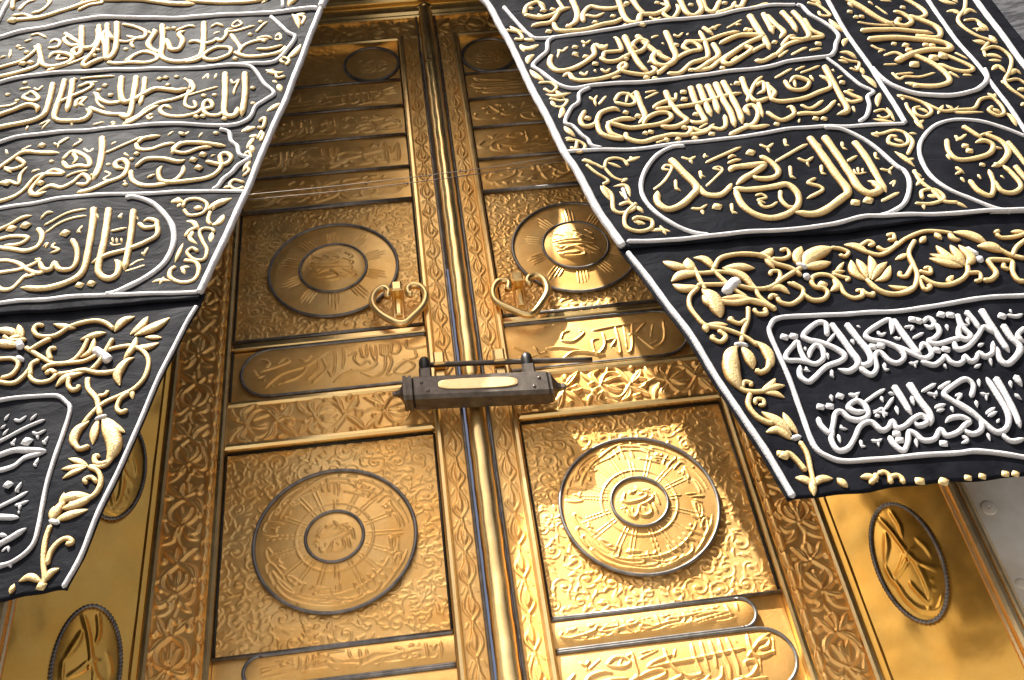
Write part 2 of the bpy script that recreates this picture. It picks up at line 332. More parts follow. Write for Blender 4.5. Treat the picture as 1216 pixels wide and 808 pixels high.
# ------------------------------------------------------------------ traced needlework (millimetres on the curtain's plane: x z x z ...)
EMB = '''@L border_cord
C119 -401 3491 -450 3293 -496 3096 -529 2945 -574 2783 -609 2640 -640 2501 -697 2273 -748 2092
@L border_cord
C69 -751 2052 -781 1964 -835 1769 -879 1589 -928 1414 -955 1289 -982 1212
@L frame_cord
C164 -1585 3437 -1545 3454 -1475 3478 -1368 3503 -1260 3529 -1110 3532 -958 3525 -804 3511 -639 3496 -544 3491 -439 3493 -409 3483
@L frame_cord
C135 -585 3469 -561 3427 -522 3359 -494 3325 -520 3261 -556 3194 -589 3177 -628 3176 -712 3180 -856 3189 -1001 3201 -1145 3211 -1286 3206 -1423 3183 -1491 3168 -1531 3158
@L frame_cord
C125 -712 3180 -653 3165 -626 3132 -595 3061 -562 3008 -589 2971 -620 2940 -633 2896 -655 2869 -709 2854 -832 2862 -1036 2878 -1236 2875 -1368 2866 -1430 2847 -1468 2837
@L frame_cord
C124 -735 2836 -704 2820 -693 2772 -673 2743 -663 2699 -634 2679 -666 2647 -684 2614 -708 2584 -722 2549 -738 2532
@L frame_cord
C125 -1407 2527 -1370 2529 -1247 2536 -1123 2538 -997 2537 -871 2536 -743 2528 -638 2520
@L frame_cord
C147 -995 2516 -970 2522 -917 2496 -875 2443 -845 2383 -836 2310 -851 2242 -882 2195 -919 2158 -973 2124 -1007 2117
@L frame_cord
C123 -1326 2112 -1292 2115 -1179 2118 -1065 2119 -949 2111 -833 2104 -748 2098
@L frame_cord
C89 -1260 1779 -1229 1780 -1177 1783 -1124 1783 -1085 1778 -1061 1756 -1046 1728 -1051 1650 -1059 1568 -1065 1496 -1065 1432 -1064 1386 -1066 1344 -1077 1321 -1098 1305 -1124 1295 -1166 1295
@L frame_cord
C147 -1580 3486 -1566 3586 -1560 3656 -1554 3727 -1553 3785
@L frame_cord
C127 -543 3641 -540 3518
@L calligraphy_line
g191 -1530 3637 -1538 3703 -1505 3731
g191 -1510 3632 -1490 3689 -1451 3709
g190 -1461 3610 -1425 3622 -1403 3676 -1430 3721
g231 -1539 3562 -1491 3564 -1418 3576 -1346 3604 -1275 3636 -1216 3652 -1124 3654 -1030 3645 -950 3619 -864 3602
g169 -1292 3596 -1250 3623 -1206 3634 -1225 3665 -1256 3670 -1291 3643
g166 -1526 3594 -1482 3602 -1438 3565
d268 -1513 3562
g213 -905 3631 -810 3606 -732 3592 -654 3587 -577 3593
g148 -623 3565 -592 3589
l317 -521 3522 -499 3562 -468 3572
g170 -1602 3676 -1579 3716
@L calligraphy_line
t220 -977 3486 -968 3406 -965 3313 -995 3324 -1014 3366 -998 3437 -1010 3459
t218 -827 3478 -818 3345 -822 3264 -860 3240 -911 3241 -953 3266 -965 3313 -956 3377 -943 3356 -931 3321 -903 3320 -894 3369 -910 3411 -890 3438
g180 -876 3353 -847 3355 -812 3331 -786 3334 -772 3351 -757 3336 -740 3367 -738 3400 -716 3411
g175 -881 3231 -831 3236 -797 3276 -762 3295 -720 3279 -722 3240 -765 3221 -802 3232 -811 3259 -784 3294
g177 -725 3378 -704 3329 -683 3273 -700 3243
g195 -708 3257 -670 3226 -629 3219 -576 3230 -539 3253 -529 3284
g177 -693 3236 -673 3291 -633 3318 -585 3325
g142 -741 3394 -700 3392 -636 3416
g122 -724 3432 -703 3457 -687 3431 -712 3417 -724 3436
t219 -1136 3500 -1126 3415 -1124 3322 -1146 3277 -1159 3353 -1177 3409 -1166 3441 -1147 3404 -1122 3381
t199 -1169 3491 -1157 3393 -1146 3274
g193 -1147 3259 -1106 3248 -1063 3250 -1005 3242 -974 3263 -985 3296 -1026 3309 -1060 3281 -1077 3239
g117 -1086 3260 -1054 3297 -1013 3320 -978 3295
g182 -1120 3488 -1073 3475 -1032 3442 -1036 3402 -1065 3400 -1097 3417
g160 -1122 3381 -1085 3376 -1051 3404 -1030 3421
g139 -1058 3333 -1072 3361 -1064 3386
t218 -1258 3485 -1247 3405 -1240 3328 -1254 3305 -1267 3330 -1253 3347 -1206 3347 -1190 3397 -1201 3479
t195 -1198 3486 -1186 3410 -1189 3358 -1200 3308 -1223 3260 -1213 3240 -1194 3256 -1147 3287
g179 -1317 3455 -1280 3410 -1249 3373 -1282 3371 -1310 3414 -1284 3437
g153 -1341 3214 -1292 3244 -1247 3276 -1207 3302
g213 -1394 3387 -1376 3319 -1354 3253 -1313 3241 -1274 3267 -1264 3297 -1296 3321 -1332 3320 -1342 3289
g158 -1360 3356 -1325 3364 -1322 3396 -1343 3412 -1358 3388
g190 -1519 3205 -1456 3206 -1409 3224 -1372 3256 -1373 3306
g174 -1528 3253 -1460 3268 -1428 3289 -1395 3348 -1407 3375
g98 -1463 3364 -1435 3373
g97 -1485 3367 -1478 3308
g97 -1492 3329 -1518 3314
g119 -1448 3407 -1418 3423
d191 -1424 3265 -1400 3272
d158 -1192 3300 -699 3214 -1462 3383 -1425 3337 -955 3458 -933 3458
g102 -927 3434 -906 3451 -877 3463 -853 3451
g102 -800 3433 -778 3449 -750 3429
g101 -789 3387 -760 3403
g91 -1026 3448 -1008 3425
d139 -1087 3330 -1182 3331 -654 3361 -619 3438 -604 3314
g157 -631 3266 -587 3265 -536 3286
g139 -633 3332 -596 3340 -573 3323
g120 -566 3333 -552 3354 -544 3326 -558 3319 -568 3333
g142 -635 3372 -606 3422 -591 3437
g97 -615 3225 -586 3236
g97 -1278 3293 -1313 3285 -1305 3333
g100 -1433 3445 -1405 3454 -1370 3423
@L calligraphy_line
t219 -663 3131 -658 3010 -665 2895
t216 -731 3143 -725 3019 -723 2926 -708 2901 -685 2909 -680 2949
g178 -723 2926 -746 2909 -778 2917 -793 2947 -789 2984 -772 2985 -764 2955 -796 2942 -816 2922 -862 2906 -911 2918 -931 2949 -916 2970 -892 2950
g181 -1045 2903 -1001 2931 -977 2961 -938 2991 -891 3007 -851 3031 -832 3058 -843 3101 -858 3122
g144 -847 3060 -854 2979 -832 2953 -817 2962 -828 2998
t183 -1003 3152 -998 3069 -1001 2982
t217 -1033 3163 -1029 3062 -1032 2933 -1072 2958
t220 -1082 3166 -1076 3080 -1059 3019 -1024 3020 -993 3051 -960 3076 -917 3064 -881 3053 -847 3066
g200 -1063 3025 -1083 3022 -1115 3027 -1146 3054 -1156 3079 -1172 3094
g196 -1174 3006 -1144 2985 -1100 2961 -1057 2950 -1035 2936 -1017 2956
g177 -1051 2891 -1012 2910 -975 2944 -937 2979
g165 -1224 3119 -1193 3144 -1177 3130 -1200 3098 -1238 3067 -1262 3047 -1288 3016
t201 -1245 3164 -1239 3103 -1239 2981
t197 -1270 3167 -1270 3095 -1274 2969 -1259 2939 -1225 2934 -1178 2939 -1162 2970 -1180 3001
t195 -1306 3148 -1303 3065 -1304 2984 -1322 2953 -1367 2937 -1412 2926 -1463 2915
g196 -1474 2974 -1413 3005 -1369 3028 -1335 3011 -1334 2983
g164 -1373 3092 -1390 3071 -1359 3049 -1338 3058 -1363 3094 -1386 3086
g126 -1479 3031 -1425 3035 -1401 3055
g105 -1215 2932 -1211 2906
g162 -1215 3006 -1214 3046 -1188 3060 -1201 3027 -1185 3013
d146 -1152 3103 -1134 3124 -1109 3067 -952 3135 -931 3138 -721 2890 -811 2904 -791 2907 -760 3018 -795 3017
d128 -1238 3163 -1446 3096 -1408 3056 -1397 3149 -959 2925 -920 3094 -895 3139 -634 3042 -631 2959 -1080 2908
g83 -1412 3115 -1371 3121
g83 -1364 3120 -1348 3106 -1335 3134
g84 -1224 3167 -1183 3177 -1104 3171
g84 -1207 3149 -1159 3152
g83 -711 3101 -699 3075 -682 3091 -694 3039 -695 3009
g84 -808 3115 -792 3143 -787 3112
g84 -765 3109 -760 3145
g78 -1317 2919 -1286 2937 -1306 2895
g79 -1147 2906 -1108 2918
g78 -1353 2896 -1351 2924
g88 -973 2927 -961 2903 -948 2918
g111 -870 3130 -846 3096 -847 3060
g82 -871 3016 -803 3042 -748 3064
g81 -1156 3056 -1141 3019 -1117 2992
l140 -1077 2885 -1078 2919
@L calligraphy_line
g180 -769 2674 -712 2656 -689 2684 -705 2710 -724 2699 -718 2653 -729 2620 -757 2594 -811 2581 -855 2578 -895 2590 -906 2630 -898 2659
g185 -873 2712 -863 2745 -838 2765 -784 2763 -707 2747
g151 -845 2775 -872 2736 -834 2717 -789 2737 -750 2743
g187 -988 2776 -967 2803 -915 2810
g169 -992 2787 -979 2751 -942 2746 -904 2762 -865 2769
g181 -982 2662 -950 2695 -897 2692 -850 2675 -828 2685
g177 -994 2654 -984 2605 -951 2576 -899 2573 -856 2587 -834 2620 -833 2660
t215 -1106 2837 -1096 2769 -1092 2677 -1101 2606
g181 -1214 2728 -1187 2766 -1136 2728 -1123 2682 -1157 2689 -1189 2687 -1214 2728
g149 -1186 2761 -1168 2722 -1181 2698
g183 -1422 2701 -1381 2756 -1341 2787 -1287 2777 -1226 2766
g165 -1363 2766 -1331 2729 -1366 2711 -1395 2727
g194 -1144 2556 -1101 2565 -1055 2595 -1014 2626 -1005 2674 -1022 2702 -1044 2694 -1038 2668 -1011 2659
g175 -1293 2584 -1273 2576 -1256 2590 -1227 2604 -1193 2587 -1164 2607 -1137 2641 -1113 2613 -1124 2592 -1154 2604
g176 -1394 2557 -1341 2573 -1310 2607 -1286 2654 -1249 2664 -1200 2657 -1233 2682 -1271 2642 -1289 2595 -1266 2572 -1236 2581
g145 -1403 2635 -1369 2655 -1334 2638 -1335 2680 -1319 2717
g114 -1393 2719 -1363 2694
g130 -1304 2684 -1274 2695
d181 -1262 2624 -1370 2643 -1290 2815 -777 2706 -805 2682 -786 2643
d134 -848 2810 -1002 2583 -744 2815 -983 2727
g76 -1355 2795 -1320 2822
g76 -1255 2823 -1240 2810 -1211 2839 -1235 2820 -1236 2789
g85 -1191 2791 -1169 2822 -1180 2834
g76 -1157 2783 -1134 2759 -1124 2784
g93 -1072 2787 -1054 2806
g93 -1086 2747 -1025 2781 -969 2816
g75 -1026 2739 -1004 2715
g77 -894 2805 -876 2830
g86 -862 2823 -841 2809 -826 2829
g77 -796 2792 -785 2821
g75 -754 2696 -738 2707
g73 -1075 2653 -1053 2635 -1069 2612 -1049 2599
g81 -1188 2638 -1164 2653 -1120 2659
g76 -1392 2784 -1405 2817
g97 -941 2606 -914 2623
g72 -1011 2604 -1000 2593
g81 -1105 2642 -1116 2628
d115 -1066 2687 -1246 2727 -996 2703
@L calligraphy_line
g166 -946 2408 -925 2383 -894 2388 -893 2408 -916 2420 -933 2409
g176 -893 2408 -886 2352 -918 2321 -969 2292 -1015 2272 -1058 2242
t192 -964 2464 -961 2371 -961 2283 -962 2204
t69 -962 2450 -946 2415
g71 -962 2201 -937 2212 -906 2230
g72 -952 2221 -931 2244 -911 2252
t203 -1037 2476 -1034 2399 -1032 2319 -1036 2233 -1029 2198 -1003 2178 -981 2190 -980 2233 -995 2253
t202 -1081 2480 -1074 2405 -1072 2298 -1078 2213 -1113 2176 -1175 2161 -1242 2169
t69 -1079 2470 -1060 2426
g117 -1171 2342 -1178 2325 -1157 2309 -1182 2297
g172 -1127 2351 -1105 2302 -1101 2250 -1115 2226 -1145 2230 -1161 2256 -1168 2232 -1190 2236 -1207 2273
g157 -1177 2233 -1202 2223 -1235 2242 -1263 2270 -1301 2287 -1342 2287
g157 -1332 2235 -1281 2240 -1242 2252 -1207 2273 -1224 2284
g154 -1327 2209 -1301 2177 -1284 2165 -1262 2170 -1245 2202 -1232 2230
g99 -1247 2211 -1205 2220
g152 -1368 2420 -1324 2446 -1292 2470 -1262 2477
g177 -1237 2418 -1216 2379 -1221 2335 -1254 2321 -1298 2337 -1356 2355
g163 -1360 2381 -1309 2394 -1257 2376 -1278 2354 -1326 2357
g83 -1211 2389 -1169 2427 -1095 2445
g84 -1220 2423 -1161 2461 -1099 2475
g92 -1234 2454 -1220 2478 -1198 2477
d225 -1315 2429 -1273 2432 -1149 2377
d181 -1079 2161 -1048 2165
g59 -1015 2325 -1005 2313 -981 2319
g59 -1012 2347 -1006 2319
g59 -1000 2345 -995 2318
g59 -987 2344 -982 2321
g84 -1003 2427 -994 2454
g107 -1006 2440 -993 2423
g82 -1021 2371 -974 2387
g82 -1115 2370 -1101 2404
g97 -1113 2381 -1102 2368
g80 -918 2264 -907 2302
g87 -923 2282 -912 2263
g81 -1205 2329 -1195 2341 -1197 2319
@L vine_scroll
l203 -862 2490 -842 2495 -816 2487
l110 -843 2514 -829 2488
l109 -839 2466 -827 2485
k116 -821 2463 -813 2493 -779 2496 -749 2468 -759 2431 -799 2427 -819 2458
l201 -789 2459 -760 2450
l249 -750 2440 -720 2464 -677 2490
l170 -721 2478 -731 2437
k99 -737 2438 -742 2396 -730 2375
l213 -734 2375 -709 2383 -696 2418
l166 -810 2406 -784 2393 -766 2354
k105 -767 2372 -794 2358 -804 2332
l119 -799 2349 -785 2316 -765 2295
l119 -785 2361 -788 2321
k110 -719 2338 -729 2356 -754 2361 -763 2344 -750 2302 -736 2265 -742 2227 -772 2233 -793 2264 -779 2280 -760 2262
l163 -726 2348 -729 2295
l145 -808 2306 -817 2263 -825 2228
k107 -802 2235 -766 2221 -754 2186 -766 2150 -801 2146 -833 2170 -834 2201 -819 2213
l128 -812 2206 -779 2206
l128 -806 2210 -792 2176
l140 -831 2156 -861 2160 -883 2153
l98 -851 2174 -859 2142
@L vine_scroll
l139 -648 2848 -633 2824
l225 -667 2820 -616 2837
l206 -639 2792 -605 2787
l185 -630 2747 -622 2704
l164 -651 2617 -627 2673
k96 -643 2563 -675 2578 -687 2554 -667 2532 -642 2543
k82 -650 2594 -632 2622 -646 2645
l143 -706 2542 -680 2549
l225 -480 3377 -488 3433 -507 3470
l186 -507 3450 -453 3470
k123 -491 3458 -461 3443 -472 3396
l234 -525 3200 -496 3234 -473 3283
k125 -525 3174 -543 3189 -536 3211 -514 3192 -525 3162
l208 -593 3140 -560 3117 -531 3125
k113 -560 3129 -552 3091 -524 3099
l203 -539 3011 -549 3060
l197 -585 2907 -562 2927 -541 2953
k105 -609 2859 -589 2873 -594 2829 -614 2832
k103 -607 2809 -593 2796 -602 2760
l151 -564 3142 -589 3121
l130 -570 3081 -551 3061
k86 -612 2772 -596 2819
l170 -644 2728 -620 2789
k83 -650 2697 -636 2714 -629 2684 -643 2675
@L flower_scroll
l226 -965 1981 -947 2017 -917 2031
l225 -921 1964 -896 1991 -881 2026
l265 -909 1959 -856 1986 -821 2014
l144 -880 1949 -835 1941
k119 -966 1989 -995 2018 -1030 2029 -1085 2020 -1125 1988 -1164 1989 -1181 2010 -1176 2029 -1157 2026
l170 -1055 1967 -1017 1977 -987 1981
l172 -1134 2031 -1101 2019 -1072 2011
l197 -1206 1980 -1226 2036
l223 -1286 2025 -1239 2011 -1221 1987
l170 -1246 1985 -1209 1995
k91 -1259 1998 -1234 1980 -1195 1980
@L flower_scroll
l259 -1288 1975 -1243 1971 -1206 1961
W194 -1217 1979 -1203 1947
k115 -1196 1955 -1146 1914 -1109 1889 -1071 1891 -1048 1919 -1033 1969
k112 -1139 1871 -1120 1886 -1071 1888 -1033 1891 -992 1912 -949 1921 -905 1918 -873 1888 -859 1850 -865 1801 -889 1769 -919 1756 -959 1737 -987 1707 -1006 1673
l194 -910 1912 -871 1910 -840 1922
l193 -927 1874 -907 1915 -903 1952
l168 -1046 1904 -1021 1923 -1016 1967
W217 -1014 1929 -988 1904 -963 1875
k109 -1012 1852 -989 1889 -965 1956
k100 -1098 1853 -1116 1866 -1128 1854
k101 -1165 1851 -1169 1891 -1150 1907
k112 -1169 1859 -1158 1840 -1137 1830 -1111 1834 -1097 1853
k126 -1098 1850 -1066 1852 -1029 1858 -989 1842 -945 1840 -918 1865
l238 -928 1788 -938 1828 -921 1865 -900 1877
l187 -1094 1809 -1074 1836 -1028 1851
k99 -1064 1838 -1062 1809 -1049 1792 -1035 1795 -1037 1808
k109 -1017 1832 -1009 1792 -983 1754 -972 1718 -965 1694
k85 -983 1761 -963 1764 -956 1778
k113 -1271 1916 -1222 1917 -1202 1896 -1212 1861 -1240 1851
k112 -1258 1846 -1207 1831 -1184 1850 -1168 1884
k103 -1119 1899 -1130 1926 -1126 1943 -1112 1941
W140 -1213 1923 -1190 1905
k104 -1185 1937 -1154 1963 -1131 1979
k96 -898 1760 -920 1742 -925 1712 -912 1696 -896 1702
l134 -897 1774 -888 1736
W83 -977 1683 -964 1689 -947 1691
l199 -968 1685 -973 1652 -972 1606
l211 -953 1686 -925 1653 -895 1630
l369 -958 1683 -924 1620 -917 1581 -930 1544
k102 -925 1548 -940 1543 -956 1548 -961 1568 -948 1565
l233 -991 1681 -1016 1658 -1021 1626 -1008 1598
k126 -1019 1620 -1003 1597 -978 1603
k101 -915 1568 -934 1538 -974 1537
l147 -974 1543 -1003 1561 -1025 1570
l146 -973 1541 -1005 1541 -1036 1539
l134 -978 1538 -1007 1525 -1029 1510
k110 -969 1537 -947 1521 -936 1491 -944 1456 -970 1437 -1004 1432
l215 -948 1451 -979 1431 -1017 1422
k83 -943 1486 -960 1505 -975 1499 -967 1486
l162 -1017 1422 -1019 1469
l238 -1023 1431 -1007 1453 -953 1451
@L flower_scroll
l213 -1037 1394 -1028 1416 -1020 1444
l191 -1032 1392 -995 1403 -955 1413
l170 -1038 1397 -1037 1434
W116 -1043 1396 -1015 1384
k112 -1036 1383 -1041 1344 -1037 1289 -1027 1245 -1030 1219
k92 -1026 1274 -1023 1309 -1008 1334 -990 1340 -979 1328 -994 1324
l159 -1031 1233 -1061 1252 -1086 1245
l150 -1027 1232 -1015 1254 -997 1263
l128 -1100 1217 -1095 1241
d168 -1031 1224
@L inscription_line
G60 -1207 1715 -1197 1734
G59 -1183 1714 -1166 1708 -1151 1721
G59 -1140 1704 -1126 1724
G70 -1219 1646 -1168 1672 -1103 1703
G58 -1128 1666 -1114 1658 -1095 1669
G70 -1115 1658 -1110 1641
D197 -1136 1638
G69 -1174 1634 -1167 1655
G69 -1178 1644 -1166 1633
G69 -1094 1623 -1086 1648
G69 -1098 1635 -1087 1622
G149 -1211 1604 -1168 1617 -1132 1612 -1082 1601
G136 -1203 1559 -1159 1569 -1133 1591 -1082 1599
G79 -1105 1559 -1099 1585
G79 -1109 1569 -1099 1558
G59 -1203 1670 -1191 1688
G53 -1212 1691 -1199 1702
@L inscription_line
D165 -1159 1514
G77 -1138 1490 -1128 1519
G77 -1140 1503 -1130 1489
G76 -1182 1452 -1137 1470 -1107 1488
G65 -1133 1452 -1119 1453 -1100 1460
G75 -1119 1453 -1118 1435
G106 -1178 1431 -1132 1419 -1115 1415
G64 -1120 1434 -1116 1425
G146 -1162 1347 -1122 1364 -1091 1382
G51 -1142 1331 -1128 1340 -1124 1326
G73 -1158 1379 -1136 1372
G81 -1150 1287 -1119 1296 -1110 1284
@R border_cord
C140 181 3494 215 3417 239 3289 266 3163 295 2936 325 2746 355 2543 379 2453 410 2286 437 2190 459 2109
@R border_cord
C100 466 2096 502 1991 536 1873 572 1753 607 1598 643 1464 671 1365 697 1236
@R border_cord
C137 1983 3309 1983 3222 1979 3002 1982 2797 1983 2664
@R frame_cord
C132 265 3410 288 3343 311 3279 334 3222 367 3190 497 3198 653 3217 812 3242 970 3253 1130 3266 1223 3271 1322 3259
@R frame_cord
C134 420 3192 395 3167 382 3110 351 3076 323 3032 346 2990 368 2944 397 2898 443 2874 517 2884 663 2891 811 2906 959 2910 1119 2912 1197 2925 1324 2927 1364 2956 1386 3001 1412 3056 1389 3126 1354 3185 1340 3243 1322 3259
@R frame_cord
C121 495 2872 454 2845 442 2798 412 2768 381 2694 403 2669 423 2623 439 2599 447 2569 478 2554
@R frame_cord
C126 1323 2924 1354 2860 1377 2797 1393 2759 1422 2723 1395 2700 1385 2655 1356 2603 1324 2581
@R frame_cord
C126 341 2542 463 2549 597 2546 702 2558 874 2561 1013 2565 1155 2576 1292 2568 1465 2544
@R frame_cord
C144 1438 3387 1442 3299 1442 3145 1452 2972 1463 2833 1465 2678 1465 2544
@R frame_cord
C125 742 2542 698 2542 643 2508 593 2443 566 2377 562 2310 585 2241 629 2180 676 2142 716 2126
@R frame_cord
C128 1202 2569 1260 2556 1306 2506 1339 2443 1365 2357 1380 2325 1377 2278 1353 2223 1320 2180 1279 2157 1238 2148
@R frame_cord
C127 471 2130 572 2121 697 2122 822 2122 949 2123 1080 2137 1181 2151 1230 2148 1341 2132 1463 2116 1558 2110 1662 2101 1710 2097
@R frame_cord
C145 1465 2857 1479 2794 1504 2743 1558 2694 1652 2658 1735 2664 1783 2692 1820 2734 1832 2787
@R frame_cord
C139 1817 3332 1816 3246 1810 2986 1820 2795 1821 2629 1823 2450 1825 2345
@R frame_cord
C121 1812 2425 1734 2495 1676 2525 1617 2536 1543 2511 1483 2455 1453 2396 1445 2324 1453 2267 1478 2215 1519 2172 1570 2122 1619 2100
@R frame_cord
C110 1563 1787 1517 1787 1448 1790 1326 1785 1205 1781 1087 1785 971 1793 867 1799 819 1794 798 1774 787 1745 789 1656 792 1570 790 1475 789 1372 814 1334 851 1317 918 1314 1023 1313 1128 1308 1181 1307 1285 1281 1321 1274
@R calligraphy_line
g229 335 3347 350 3398 393 3427 419 3388
g227 332 3351 386 3325 434 3337 479 3372 513 3389
g225 348 3273 380 3282 423 3290 454 3341 474 3394
g222 431 3289 442 3233 501 3222 548 3229 605 3248 653 3257 693 3286
t226 526 3444 529 3344 510 3278 476 3255
g227 540 3271 549 3334 582 3379 617 3360 654 3347 714 3353
g185 553 3327 592 3307 628 3330
t226 692 3421 691 3293 705 3247 735 3246 751 3285 775 3288 814 3289 863 3325 837 3357
t207 738 3414 752 3326 773 3279
g207 865 3396 863 3325 836 3286 861 3252 898 3306 898 3348
t229 919 3388 923 3288 950 3267 985 3307 985 3379
t209 1000 3376 1000 3305 1025 3285 1067 3352
g207 1025 3271 1088 3286 1117 3331
t208 1162 3353 1123 3285 1097 3305
g207 1146 3267 1196 3277 1228 3290
g168 471 3452 487 3364
g166 400 3419 415 3360
d184 408 3368 407 3231 483 3254 444 3377 802 3250 717 3367 746 3224
g91 669 3221 693 3245
g91 731 3226 764 3235
g92 780 3274 798 3250 825 3267
d165 364 3389 581 3267 653 3299 829 3358 952 3340 1074 3323
g92 382 3351 409 3319
@R calligraphy_line
g230 396 3089 382 3034 400 2988 448 2988 496 3012 540 3056 546 3100 559 3121 577 3095 602 3128
g205 413 2950 436 2962 447 2929 479 2914 537 2918 592 2940 637 2980 634 3001 614 2977 624 2951 672 2937 708 2936 737 2959 727 2988
g194 567 3031 580 3069 618 3077 643 3086 640 3152 628 3167
g212 556 3041 577 3013 615 3018 666 3055 715 3076 741 3118 713 3135 686 3106 702 3083
t230 668 3168 677 3069 690 2991 710 2936
t232 711 3165 747 3084 780 3028 815 3001
t231 820 3179 823 3087 823 3022 785 2984 750 2992 741 3028 764 3059 784 3041
g212 737 2932 793 2989 839 3026 881 3046 917 3054 914 3087 888 3104 862 3075 887 3039
g211 771 2936 818 2936 865 2979 906 2992 935 3013 946 3095 943 3175
g197 870 3109 896 3109 949 3108 1016 3132 1084 3142
t210 972 3092 972 3014 923 2971 878 2940 859 2955
g233 992 3082 1048 3107 1088 3115 1150 3090 1098 3067 1025 3019 979 2975 992 2951 1046 2988 1090 3023 1058 3060
g210 864 2942 923 2943 970 2983 1035 3031 1116 3078
t237 1139 3229 1144 3147 1151 3066 1151 3002
g111 1042 3172 1110 3209
t200 959 3193 988 3135
g213 1081 3005 1125 3028 1164 3045
g209 1084 2960 1109 2947 1144 2962 1173 2986
g108 513 3157 524 3135 547 3158
g107 520 3136 512 3111
g107 419 3111 435 3096 461 3125
g115 425 3104 412 3061
d172 483 3115 509 3048 476 3071 534 3000 646 3028
d173 697 2916 725 2912 731 3010 839 3091 998 3181 1118 3137
g105 469 3072 487 3051
g93 573 2915 612 2930
g102 473 2966 488 2945 503 2968
g93 525 2971 529 2952
g103 548 2974 562 2953 584 2975
g99 843 3156 858 3141 884 3170
g99 891 3149 903 3168
g109 759 3141 793 3156
g98 791 3111 799 3096
g100 973 3171 1031 3201
d151 857 2943 965 2934 747 2946 580 3114
g114 1005 2972 1040 3005
g101 1076 3183 1099 3183
t200 1190 3229 1188 3154 1188 3087
d179 1108 3145 1145 3140
@R calligraphy_line
t221 1256 3224 1271 3142 1271 3082
t218 1295 3218 1308 3137 1307 3057 1268 3034 1229 3055
t219 1198 3214 1211 3151 1226 3093 1199 3057
g214 1321 3169 1325 3094 1353 3051 1309 3044 1267 3030 1208 3013 1167 2974 1123 2952
g195 1194 3015 1238 3061 1262 3064
d194 1325 3009
g105 1165 2955 1213 2990
g105 1211 2958 1281 2990
g105 1278 2968 1331 2983
g100 1321 3156 1322 3135
d159 1196 3126 1271 3169 1179 3043
@R calligraphy_line
g209 458 2756 433 2703 441 2669 478 2683 504 2733 549 2749 571 2735
g206 485 2707 486 2636 516 2608 552 2603 520 2629 521 2675 567 2696 615 2693
g190 513 2687 548 2669 586 2652 628 2653 685 2661 731 2690 726 2719 690 2718 649 2690 629 2658
t212 645 2845 645 2770 646 2702 617 2670
g179 560 2787 585 2825 614 2826 633 2789 609 2766 569 2778 561 2793
g125 614 2826 597 2777
g204 569 2635 569 2601 612 2579 663 2594 714 2604 760 2598 783 2627 764 2641
g196 682 2744 709 2772 766 2802
g196 688 2739 747 2750 819 2757 894 2770 993 2785
t210 746 2843 750 2767 765 2708 779 2672 736 2643 695 2646 685 2661
t212 834 2855 832 2778 836 2709 838 2666 803 2660 787 2682
t214 864 2859 863 2762 865 2682
t215 892 2855 894 2770 891 2690
t213 921 2860 921 2766 929 2685 924 2613
t213 947 2863 952 2773 956 2681 951 2624
t198 1013 2869 1010 2777 1026 2728 1080 2744
g182 994 2730 1044 2819 1086 2864
g189 784 2638 812 2612 850 2624 875 2612 898 2631 908 2688
g188 760 2598 802 2601 833 2612 865 2649
g208 893 2577 941 2600 988 2619 1016 2673 1006 2708 980 2698 984 2655
g189 954 2623 982 2598 1034 2598
g181 1041 2808 1075 2827 1066 2781 1037 2767
d176 458 2711 624 2705 760 2794 804 2827 798 2789 818 2706 842 2592 762 2636 991 2839
d153 691 2581 729 2581 631 2621 649 2624 587 2727 783 2578
g90 481 2822 495 2802 511 2829
g98 496 2808 496 2768
g98 505 2776 542 2825
g90 616 2838 619 2820 645 2840
g90 666 2802 724 2840
g91 673 2836 718 2847
g84 651 2570 692 2586
g99 780 2832 769 2787
g86 809 2629 848 2657
g82 967 2842 974 2829
t158 1032 2739 1021 2638
t162 1089 2825 1077 2733
@R calligraphy_line
g198 1083 2814 1098 2765 1078 2732 1111 2714 1170 2720 1235 2743 1286 2762 1296 2796 1272 2835
t215 1303 2880 1306 2783 1308 2700 1306 2643 1266 2629
g182 1150 2831 1159 2777 1201 2771 1227 2803 1191 2835 1163 2814
g146 1183 2830 1176 2783
g192 1041 2669 1059 2633 1082 2617 1127 2644 1129 2679 1112 2682
g193 1132 2643 1169 2646 1210 2643 1245 2661 1288 2701
g159 1162 2692 1191 2671 1249 2708
g178 1326 2744 1349 2715 1369 2690 1331 2683 1318 2710
g144 1337 2743 1364 2739
g102 1122 2847 1196 2885
g93 1199 2870 1242 2891
g93 1212 2853 1292 2884
d158 1336 2784 1191 2615 1218 2611 1056 2600 1094 2777
g92 1325 2806 1352 2822
g88 1331 2663 1327 2627
g93 1324 2858 1327 2840
g92 1241 2840 1244 2803
g86 1130 2601 1140 2622
g88 1287 2680 1291 2663
@R calligraphy_line
t235 680 2484 703 2418 730 2340 706 2305 661 2266 620 2255 599 2291 611 2347
g219 732 2350 748 2304 787 2291 819 2313 840 2342
g232 836 2316 872 2304 912 2306 967 2316 1008 2319 1028 2277 1014 2229 968 2189 913 2176 868 2197 843 2243 841 2315
g241 847 2396 866 2416 917 2419 963 2417 929 2389 888 2363 849 2329
g209 959 2459 986 2425 998 2380 974 2356 926 2356 909 2378
g169 981 2299 969 2255 981 2220 1008 2223
t251 1141 2528 1156 2427 1169 2344 1182 2269 1153 2239 1094 2200 1045 2186 989 2197
t84 1142 2523 1167 2472
g141 1105 2338 1073 2318 1101 2299 1105 2279 1048 2253
t255 1190 2528 1204 2431 1213 2338 1218 2276 1240 2244 1276 2256 1271 2290 1254 2303
t226 1278 2494 1289 2419 1293 2337 1293 2241
t83 1279 2488 1298 2430
g108 1262 2205 1294 2220 1334 2241
d231 1187 2215 1227 2217
